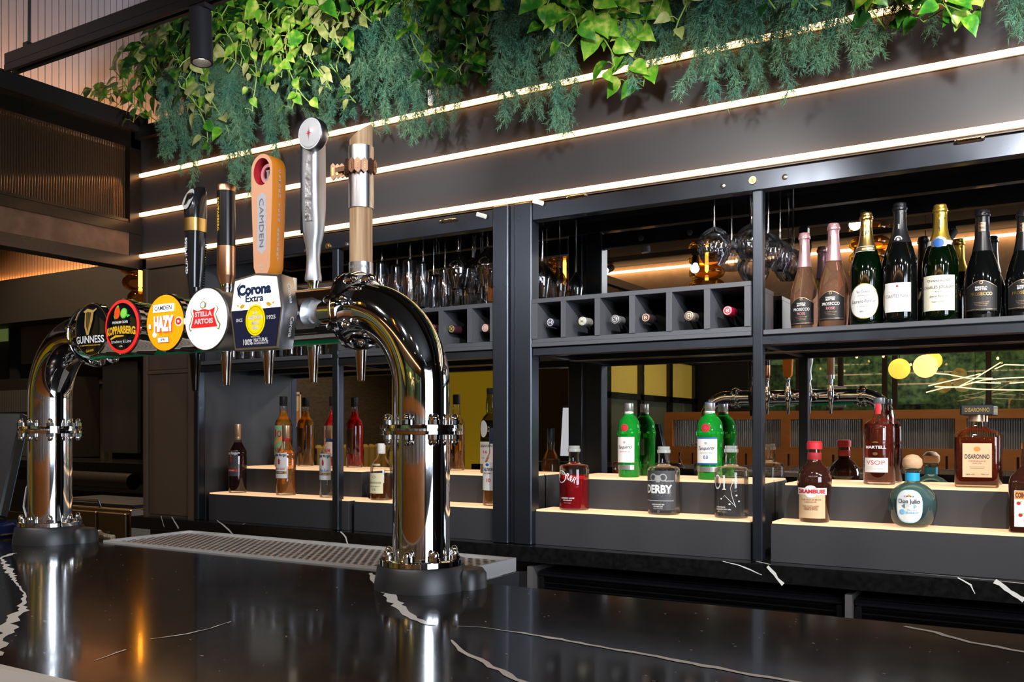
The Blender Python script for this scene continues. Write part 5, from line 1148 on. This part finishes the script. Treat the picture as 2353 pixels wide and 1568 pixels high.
PO = [(285, 215, 262, 90, 2.66, 'small leaved sprig at the far left tip of the greenery', 5, 2, .05), (345, 120, 300, 95, 2.60, 'yellow-lit pothos drooping over the black beam corner', 9, 1, .075), (425, 70, 235, 110, 2.60, 'pothos with dark mottled leaves behind the spotlight', 12, 0, .085), (480, 115, 340, 90, 2.50, 'pothos with pale cream leaves dangling below the spotlight', 5, 3, .075), (530, -40, 150, 120, 2.58, 'dense dark pothos at the top right of the spotlight', 14, 0, .085), (590, -20, 210, 100, 2.56, 'pothos with broad grey-green leaves left of centre mass', 12, 0, .09), (590, 30, 280, 50, 2.50, 'thin yellow-green dangling pothos strand over the ferns', 3, 2, .05), (660, -60, 130, 120, 2.56, 'dense mottled pothos at the top of the left mass', 14, 1, .08), (705, 10, 260, 100, 2.50, 'pothos with many pale yellow leaves above the silver handle', 10, 2, .07), (755, -60, 170, 110, 2.56, 'dense dark leaved pothos above the star disc', 12, 0, .08), (800, 20, 235, 70, 2.50, 'cream leaved pothos curling down near the wooden handle', 6, 3, .07), (870, -80, 100, 110, 2.56, 'bright green pothos at the top edge left of the centre', 11, 1, .07), (997, -60, 210, 55, 2.52, 'dangling pothos strand with lime leaves before the white wall label', 4, 1, .075), (1085, -60, 205, 90, 2.54, 'pothos with folded dark leaves and a lime tip left of the wide fern', 9, 0, .085), (930, -90, 60, 90, 2.56, 'short green pothos at the top edge above the elbow', 8, 1, .07), (1130, -90, 50, 90, 2.60, 'short green pothos at the top edge by the centre', 7, 1, .07), (1345, -60, 145, 90, 2.52, 'pothos with large pale green leaves right of the wide fern', 8, 1, .1), (1428, -60, 200, 80, 2.52, 'pothos trailing over the top LED strip with a curled tip', 7, 2, .09), (1490, -90, 30, 90, 2.56, 'small bright pothos at the top edge right of the large leaves', 8, 2, .06), (1595, -90, 95, 60, 2.54, 'cream and lime pothos tip left of the long forked fern', 5, 3, .065), (1850, -100, 45, 80, 2.54, 'bright pothos sprig above the narrow fern', 6, 2, .05), (2050, -100, 50, 80, 2.54, 'pothos leaf cluster over the right part of the top LED strip', 5, 1, .07), (2190, -110, 100, 80, 2.52, 'bright green pothos hanging right of the end of the LED glow', 8, 1, .085)]
for a in PO: plant('p', *a[:6], a[6], a[7], a[8])
# planter trough carrying the greenery
pl = thing('planter_trough', 'black planter trough above the fascia holding the hanging greenery', 'planter', (0, 0, 2.86))
MB().box(XL+.25, 1.3, 2.60, 2.72, 0, .18, black, .004).build('trough', pl, ang=30)
for x in (-3.3, -2.0, -.7, .6): MB().box(x-.01, x+.01, 2.64, 2.68, .18, ZC-2.86, black).box(x-.01, x+.01, 2.72, YM+.03, .02, .04, black).build('hanger_rod', pl, ang=0)
MB().box(XL+.27, 1.25, 2.615, 2.705, .17, .185, P('moss', (.02, .05, .02), .9)).build('soil', pl, ang=0)
# small white label on the fascia
p = WY(997, 224, YF); t = thing('wall_socket', 'small white box with black speckles on the fascia behind a fern', 'label box', (p.x, YF+.004, p.z)); MB().box(-.02, .02, -.018, 0, -.028, .028, white, .002).build('housing', t, ang=30)
b = MB(); rd = random.Random(2)
for _ in range(22): b.ell(rd.uniform(-.016, .016), rd.uniform(.004, .025), .0022, .0018, flat(.0186), INK, 6)
b.build('speckled_print', t, ang=0)
# ================================================================ far room seen below the partition at the left
fr = 4.85
MB().box(-9, XL-.1, fr, fr+.1, 0, ZC, P('far_wall', (.05, .04, .03), .7)).build('wall_far', ang=0, **S)
cove = P('ribbed_copper', (.4, .22, .12), .5); b = MB(); x = -8.8; zc0 = CZ+(HOR-640)/F*dep(0, fr-.3)
while x < XL-.2: b.box(x, x+.03, fr-.22, fr-.2, zc0, ZC, cove); x += .042
b.box(-8.9, XL-.2, fr-.2, fr, zc0-.02, ZC, black); b.build('ribbed_wall_panel', ang=0); tag(COL.objects[-1], 'ribbed copper coloured wall panel lit from below, far left', 'wall panel')
MB().box(-8.9, XL-.2, fr-.3, fr, zc0-.4, zc0-.02, P('bulkhead', (.03, .025, .022), .6)).build('wall_bulkhead', ang=0, **S)
tag(MB().box(-8.9, XL-.3, fr-.245, fr-.23, zc0-.019, zc0-.010, E('cove_led2', (1, .5, .18), 14)).build('cove_light_strip', ang=0), 'warm cove light strip at the foot of the copper ribbed panel', 'light strip')
def WF(px, py): return WY(px, py, fr-.02)
def frect(px0, py0, px1, py1, m, y=.0, th=.03):
    a, c = WF(px0, py1), WF(px1, py0); return MB().box(a.x, c.x, fr-.02-th-y, fr-.02-y, a.z, c.z, m)
tag(frect(55, 705, 245, 838, P('beige_board', (.22, .14, .09), .6)).build('beige_wall_board', ang=0), 'beige plaster panel between dark posts in the far room', 'wall panel')
tag(frect(36, 700, 54, 1190, black, .03).build('dark_post', ang=0), 'dark post in the far room at the left edge', 'post')
o = frect(250, 830, 330, 1040, black, .03).build('dark_door', ang=0); tag(o, 'dark door in the far room beside the tall cabinet', 'door')
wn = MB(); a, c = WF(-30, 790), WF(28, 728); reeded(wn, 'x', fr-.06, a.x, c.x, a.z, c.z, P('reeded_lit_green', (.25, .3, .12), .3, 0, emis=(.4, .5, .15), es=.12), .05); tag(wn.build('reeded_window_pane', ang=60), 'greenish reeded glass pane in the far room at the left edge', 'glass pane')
wn = MB(); a, c = WF(55, 1045), WF(230, 868); 
t = thing('glass_cabinet', 'dark cabinet with reeded glass front in the far room behind the left column', 'cabinet', (a.x, fr-.3, a.z)); W_, H_ = c.x-a.x, c.z-a.z
MB().box(0, W_, .02, .27, 0, H_, P('cab_dark', (.015, .012, .01), .5)).build('body', t, ang=0); wn = MB(); reeded(wn, 'x', 0, 0, W_, 0, H_-.1, P('reed_dark', (.12, .12, .11), .15, .5), .035); wn.build('reeded_front', t, ang=60); MB().box(0, W_, -.005, .02, H_*.55, H_*.55+.012, bz).box(W_-.02, W_, -.005, .02, 0, H_, copper).build('front_frame', t, ang=0)
# far counter with appliances
t = thing('far_counter', 'dark stone counter with steel front in the far room at the left', 'counter', (-6.2, 4.0, 0))
zc = CZ+(HOR-1062)/F*dep(200, 4.0)
MB().box(-1.6, XL+6.2-.15, 0, .55, zc-.06, zc, marble, .003).build('worktop', t, ang=30)
MB().box(-1.6, XL+6.2-.15, .02, .5, zc-.62, zc-.40, P('steel_warm', (.4, .3, .2), .3, 1)).build('steel_rail', t, ang=0); MB().box(-1.6, XL+6.2-.15, .06, .5, 0, zc-.06, black).build('carcass', t, ang=0)
a = WY(165, 1100, 3.98); c = WY(318, 1100, 3.98)
t = thing('waste_pipe', 'black foil-wrapped round pipe under the far counter', 'pipe', (a.x, 3.94, a.z)); MB().tube([(-.3, 0, 0), (.1, -.005, .005), (c.x-a.x, 0, 0)], .055, P('foil_black', (.02, .017, .014), .25, nscale=30, nbump=1), 20).build('pipe_body', t)
# steel undercounter unit left of the worktop
a = WY(168, 1160, 3.1); c = WY(300, 1160, 3.1)
t = thing('steel_drawer_unit', 'low stainless drawer unit between the left column and the back worktop', 'steel unit', (a.x, 3.1, 0)); sw = MATS['steel_warm']; zt_ = CZ+(HOR-1168)/F*dep(230, 3.1)
W_ = c.x-a.x; MB().box(-.4, W_, 0, .5, 0, zt_, sw, .004).build('cabinet_body', t, ang=30)
MB().box(-.38, W_*.46, -.02, -.001, zt_-.32, zt_-.02, sw, .003).build('drawer', t, ang=30); MB().box(W_*.5, W_-.02, -.02, -.001, zt_-.32, zt_-.02, sw, .003).build('drawer', t, ang=30)
MB().box(W_*.62, W_*.72, -.03, -.02, zt_-.16, zt_-.12, black, .003).build('latch', t, ang=30)
MB().box(-.4, W_*.9, .05, .45, zt_, zt_+.02, black).tube([(-.35, .02, zt_+.035), (W_*.4, .02, zt_+.035), (W_*.42, .02, zt_)], .008, chrome, 8).build('top_rail', t)
# POS terminal at the left edge, coil hose, blue-black reader
def obox(name, par, s, m, loc, rot, bev=.004):
    o = MB().box(-s[0]/2, s[0]/2, -s[1]/2, s[1]/2, -s[2]/2, s[2]/2, m, bev).build(name, par, ang=30); o.location = loc; o.rotation_euler = rot; return o
t = thing('till_screen', 'black tilted till screen at the left edge of the picture', 'till screen', (-2.12, 1.12, ZT))
obox('screen_housing', t, (.30, .028, .235), black, (.02, -.02, .145), (-.30, 0, .35)); obox('display', t, (.28, .002, .21), P('display_dark', (.02, .03, .04), .1, emis=(.1, .2, .3), es=.2), (.02+.0052, -.005, .1485), (-.30, 0, .35), 0); MB().lathe([(0, .07), (.006, .07), (.008, .02), (.06, .016)], black, 24).build('stand', t)
p = WZ(2, 1232, ZT); t = thing('card_reader', 'small glossy blue-black device at the left edge of the counter', 'card reader', (p.x, p.y, ZT)); bbk = P('device_blue', (.01, .015, .06), .1, coat=.6)
MB().loft([(0, .028, .05, 5), (.004, .032, .055, 5), (.024, .032, .055, 5), (.03, .026, .05, 5)], bbk, 28).build('housing', t); MB().loft([(.004, .0325, .0555, 5), (.008, .0328, .0558, 5)], chrome, 28, False).build('chrome_rim', t)
t = thing('braided_hose', 'short braided steel hose at the left end of the drip tray', 'hose', (-1.66, 1.16, ZT)); pts = []
hz_ = P('braid', (.6, .5, .35), .3, .9, nscale=300, nbump=1)
MB().tube([(-.06, .03, .007), (-.03, .01, .0075), (0, .0, .007), (.022, .004, .005)], .006, hz_, 12).build('hose_body', t); MB().cyl((-.075, .035, .007), (-.058, .028, .007), .007, .007, chrome, 12).build('end_fitting', t)
t = thing('white_cable', 'thin pale cable curving down behind the left chrome column', 'cable', (-1.86, 1.12, ZT)); MB().tube([(.02, .0, .003), (-.0, .0, .03), (-.015, .0, .06), (-.005, 0, .10), (.03, .0, .135), (.09, .0, .15)], .0022, white, 8).build('cable_body', t)
# amber stacked-disc pendants
amber = thin('amber_glass', (1, .62, .14), .24); bulb = E('bulb_glow', (1, .55, .15), 14)
def pendant(label, x, y, zc, R, lobes, lit=True, point=False):
    t = thing('amber_pendant_lamp', label, 'pendant lamp', (x, y, zc), 0, 'amber stacked glass pendants')
    pr = []; h = R*.72
    for k in range(lobes):
        f = 1-(.22*k if point else 0); 
        for a in range(0, 9): tt = PI*a/8; pr.append((-(k*h)-h*.5+h*.5*math.cos(tt), R*f*(.46+.54*math.sin(tt)**1.1)))
    pr = sorted(set(pr)); pr = [(z, r) for z, r in pr]
    for i in range(1, len(pr)):
        if pr[i][0] <= pr[i-1][0]: pr[i] = (pr[i-1][0]+1e-5, pr[i][1])
    if point: pr = [(pr[0][0]-R*.45, .004), (pr[0][0]-R*.2, R*.18)]+pr
    MB().lathe(pr, amber, 36, False).build('glass_shade', t, ang=80)
    MB().lathe([(-h*lobes*.62, .005), (-h*lobes*.58, .013), (-h*.5, .013), (-h*.4, .008)], bulb if lit else amber, 16).build('bulb', t)
    MB().lathe([(-.01, R*.55), (.0, R*.6), (.02, R*.2), (.05, .01)], black, 24).cyl((0, 0, .04), (0, 0, (ZC if y > 1.25 else ZD)-zc), .004, .004, black, 8).build('cord_and_cap', t)
    return t
for x, l in ((-3.47, 'lit amber pendant of stacked glass discs seen in the mirror beside the hanging wine glasses'), (-2.27, 'amber stacked-disc pendant seen in the mirror behind the ribbed gin glasses'), (-1.12, 'amber stacked-disc pendant seen in the mirror behind the gold-foil champagne')):
    pendant(l, x, -.5, 2.72, .135, 4)
p = WY(322, 612, 4.0); pendant('amber glass pendant with a pointed tip in the far room left of the tall cabinet', p.x, 4.0, p.z+.05, .15, 3, point=True)
# ================================================================ room on the customer side (seen in the mirror and the chrome)
oak = P('orange_oak', (.45, .16, .035), .45, nscale=3, ncol=(.52, .21, .055), stretch=(1, 6, 6))
t = thing('banquette_screen', 'orange oak banquette screen with reeded glass panels seen in the mirror', 'screen', (-3.0, -1.55, 0))
ps = [0, .42, 1.02, 1.66, 2.32, 2.98, 3.64, 4.3]
b = MB().box(0, 5.2, 0, .05, 1.385, 1.455, oak).box(0, 5.2, 0, .05, 1.10, 1.155, oak).box(0, 5.2, -.01, .04, 0, 1.10, P('oak_dark', (.12, .05, .02), .5))
for x in ps+[5.15]: b.box(x, x+.075, 0, .05, 1.155, 1.385, oak)
x = .03
while x < 5.1: b.box(x, x+.10, .04, .055, .45, 1.10, oak); x += .118
b.build('timber_frame', t, ang=0)
for x, x2 in zip(ps, ps[1:]+[5.15]):
    g = MB(); reeded(g, 'x', .02, x+.075, x2, 1.155, 1.385, rgrey, .016); g.build('reeded_panel', t, ang=60)
# booths and tables beyond
t = thing('booth_seat', 'mustard channel-backed booth seat beyond the opening, seen in the mirror', 'booth', (-6.3, -1.2, 0)); mus = P('mustard_velvet', (.32, .22, .05), .8)
b = MB(); 
for k in range(16): b.loft([(.45, .045, .045, 2, .05, k*.1-.8), (1.12, .045, .045, 2, .05, k*.1-.8), (1.15, .02, .02, 2, .05, k*.1-.8)], mus, 12)
b.build('channel_back', t); MB().box(.0, .6, -.85, .8, .2, .48, mus, .02).build('seat', t, ang=30)
b = MB().box(-6.55, -6.45, -2.0, 2.6, 0, ZC, P('dark_brick', (.045, .033, .022), .85, nscale=10, ncol=(.075, .055, .035), stretch=(1, 2, 8), nbump=1)).build('wall_brick', ang=0, **S)
MB().box(-8.6, -5.35, -3.1, -3.0, 0, ZC, P('mustard_wall', (.55, .36, .02), .6, emis=(.9, .55, .02), es=.12)).build('wall_mustard', ang=0, **S)  # slight glow in the paint stands in for light on the wall
for (y, z, h, lab, art) in ((-.42, 2.02, .34, 'portrait picture in a pale wooden frame on the dark brick wall', 0), (-.42, 1.50, .34, 'picture of orange dunes in a pale frame on the dark brick wall', 1)):
    t = thing('framed_picture', lab, 'picture', (-6.445, y, z)); pf = P('frame_pale', (.6, .5, .36), .5); w2 = .12
    MB().box(0, .02, -w2, w2, -h/2, -h/2+.02, pf).box(0, .02, -w2, w2, h/2-.02, h/2, pf).box(0, .02, -w2, -w2+.02, -h/2, h/2, pf).box(0, .02, w2-.02, w2, -h/2, h/2, pf).build('frame', t, ang=0)
    q = MB().box(0, .006, -w2+.02, w2-.02, -h/2+.02, h/2-.02, P('art_ground%d' % art, ((.02, .018, .015), (.6, .48, .3))[art], .5)); m_ = lambda u, v: (.008, u, v)
    if art == 0: q.ell(0, .06, .03, .035, m_, P('art_skin', (.5, .35, .22), .5), 14); q.poly([(-.07, -.13), (.06, -.13), (.035, .02), (-.03, .02)], m_, P('art_coat', (.25, .18, .1), .5)); q.ell(.02, -.06, .015, .02, lambda u, v: (.009, u, v), P('art_glow', (.8, .6, .3), .5), 10)
    else: q.poly([(-.1, -.15), (.1, -.15), (.1, .0), (.03, .03), (-.03, -.03), (-.1, -.01)], m_, P('art_dune', (.5, .2, .05), .5))
    q.build('print', t, ang=0)
# white screen on the counter further left (its face shows in the mirror)
t = thing('order_screen', 'pale lit order screen standing left on the bar, seen only in the mirror', 'screen', (-2.62, .92, ZT)); obox('housing', t, (.26, .03, .34), black, (0, 0, .21), (.12, 0, 0)); obox('display', t, (.235, .002, .31), P('display_white', (.5, .5, .52), .2, emis=(.8, .82, .9), es=.5), (0, .0165, .21), (.12, 0, 0), 0); MB().box(-.06, .06, -.06, .06, 0, .012, black, .003).box(-.015, .015, -.015, .015, .012, .1, black).build('stand', t, ang=30)
# round amber globe lamps and squiggly warm LED fixtures near the window
glob = E('globe_amber', (1, .42, .05), 1.6); globy = E('globe_yellow', (1, .62, .2), 1.6)
def mirr(px, py, Yi): p = WY(px, py, Yi); return Vector((p.x, 2*YM-Yi, p.z))
for px, py, r, m_, l in ((2126, 842, .10, globy, 'large yellow globe lamp seen in the mirror'), (2143, 829, .08, glob, 'smaller orange globe lamp seen in the mirror behind the yellow one'), (2066, 848, .09, glob, 'orange globe lamp half behind the window post in the mirror')):
    p = mirr(px, py, 8.6+(.5 if py == 829 else 0)); t = thing('globe_lamp', l, 'globe lamp', p, 0, 'globe lamps near the street window'); pr = [(-r*math.cos(PI*k/12), r*math.sin(PI*k/12)+.0005) for k in range(13)]; MB().lathe(pr, m_, 28).build('globe', t); MB().cyl((0, 0, r), (0, 0, ZD-p.z), .004, .004, black, 8).build('cord', t)
sqm = E('squiggle_led', (1, .68, .32), 2.2)
sq = [[(2128, 902), (2170, 893), (2200, 888), (2240, 870), (2300, 835)], [(2133, 887), (2180, 878), (2250, 858)], [(2148, 889), (2200, 891), (2250, 894), (2353, 897)], [(2195, 891), (2260, 875), (2310, 868), (2360, 867)], [(2140, 858), (2180, 862), (2220, 868), (2280, 870)], [(2232, 879), (2300, 882)], [(2286, 848), (2310, 840), (2360, 838)], [(2320, 881), (2370, 879)]]
t = thing('squiggle_light', 'tangle of thin warm LED tubes hung near the street window, seen in the mirror', 'LED fixture', mirr(2240, 870, 8.9))
for s in sq:
    pts = [mirr(px, py, 8.9)-t.location+Vector((0, .12*math.sin(i*2.1), 0)) for i, (px, py) in enumerate(s)]
    MB().tube(pts, .0045, sqm, 8).build('led_tube', t)
MB().cyl((0, 0, 0), (0, 0, ZD-t.location.z), .003, .003, black, 6).cyl((.4, 0, 0), (.4, 0, ZD-t.location.z), .003, .003, black, 6).build('suspension_wire', t)
fl_m = E('fairy_bulb', (1, .6, .15), 6); 
t = thing('fairy_lights', 'string of tiny warm bulbs along the street window, seen in the mirror', 'string lights', (0, -3.9, 2.2)); b = MB(); rd = random.Random(8); pts = []
for k in range(40):
    x = -2.6+k*.13; z = -.05-.18*abs(math.sin(k*.45)); pts.append((x, 0, z))
b.tube(pts, .0015, black, 4); b.build('wire', t); b = MB()
for k in range(0, 40, 2): x, y, z = pts[k]; b.lathe([(z-.028, .003), (z-.022, .011), (z-.010, .012), (z, .004)], fl_m, 8, cx=x)
b.build('bulbs', t, kind='stuff')
# cove on the street wall
tag(MB().box(-8.8, 3.1, -4.19, -4.13, 3.22, 3.24, E('cove_led3', (1, .55, .24), 7)).build('cove_light_strip', ang=0), 'warm cove light strip above the street windows, seen in the mirror', 'light strip')
# tables and chairs on the customer side would be out of view; a run of bar stools stands along the counter
# warm ceiling downlights over the dining area; last two added to brighten the far room
for i, (x, y) in enumerate(((-2.6, -2.4), (-1.0, -2.6), (.8, -2.4), (-2.0, -1.0), (0.2, -1.0), (1.8, -1.2), (-5.2, -.5), (-5.4, 2.2), (-5.6, 3.7), (-7.2, 3.6), (-6.4, 4.1))):
    zd_ = ZC if y > 1.25 else ZD; t = thing('ceiling_downlight', 'round recessed ceiling downlight %s' % ('over the dining side of the bar' if x > -4 else 'unseen in the room beyond the partition'), 'ceiling light', (x, y, zd_), 0, 'downlights on the dining side' if x > -4 else 'downlights beyond the partition')
    MB().lathe([(-.03, .05), (-.03, .06), (0, .062), (0, .05)], black, 24, False).build('bezel', t); MB().lathe([(-.022, .048), (-.02, .048)], E('downlight_lens', (1, .72, .42), 10), 20).build('lens', t)
    spot('downlight_beam', (x, y, zd_-.04), (x, y, 0), 60 if x > -4 else 130, 110, (1, .72, .45), .04, .6)
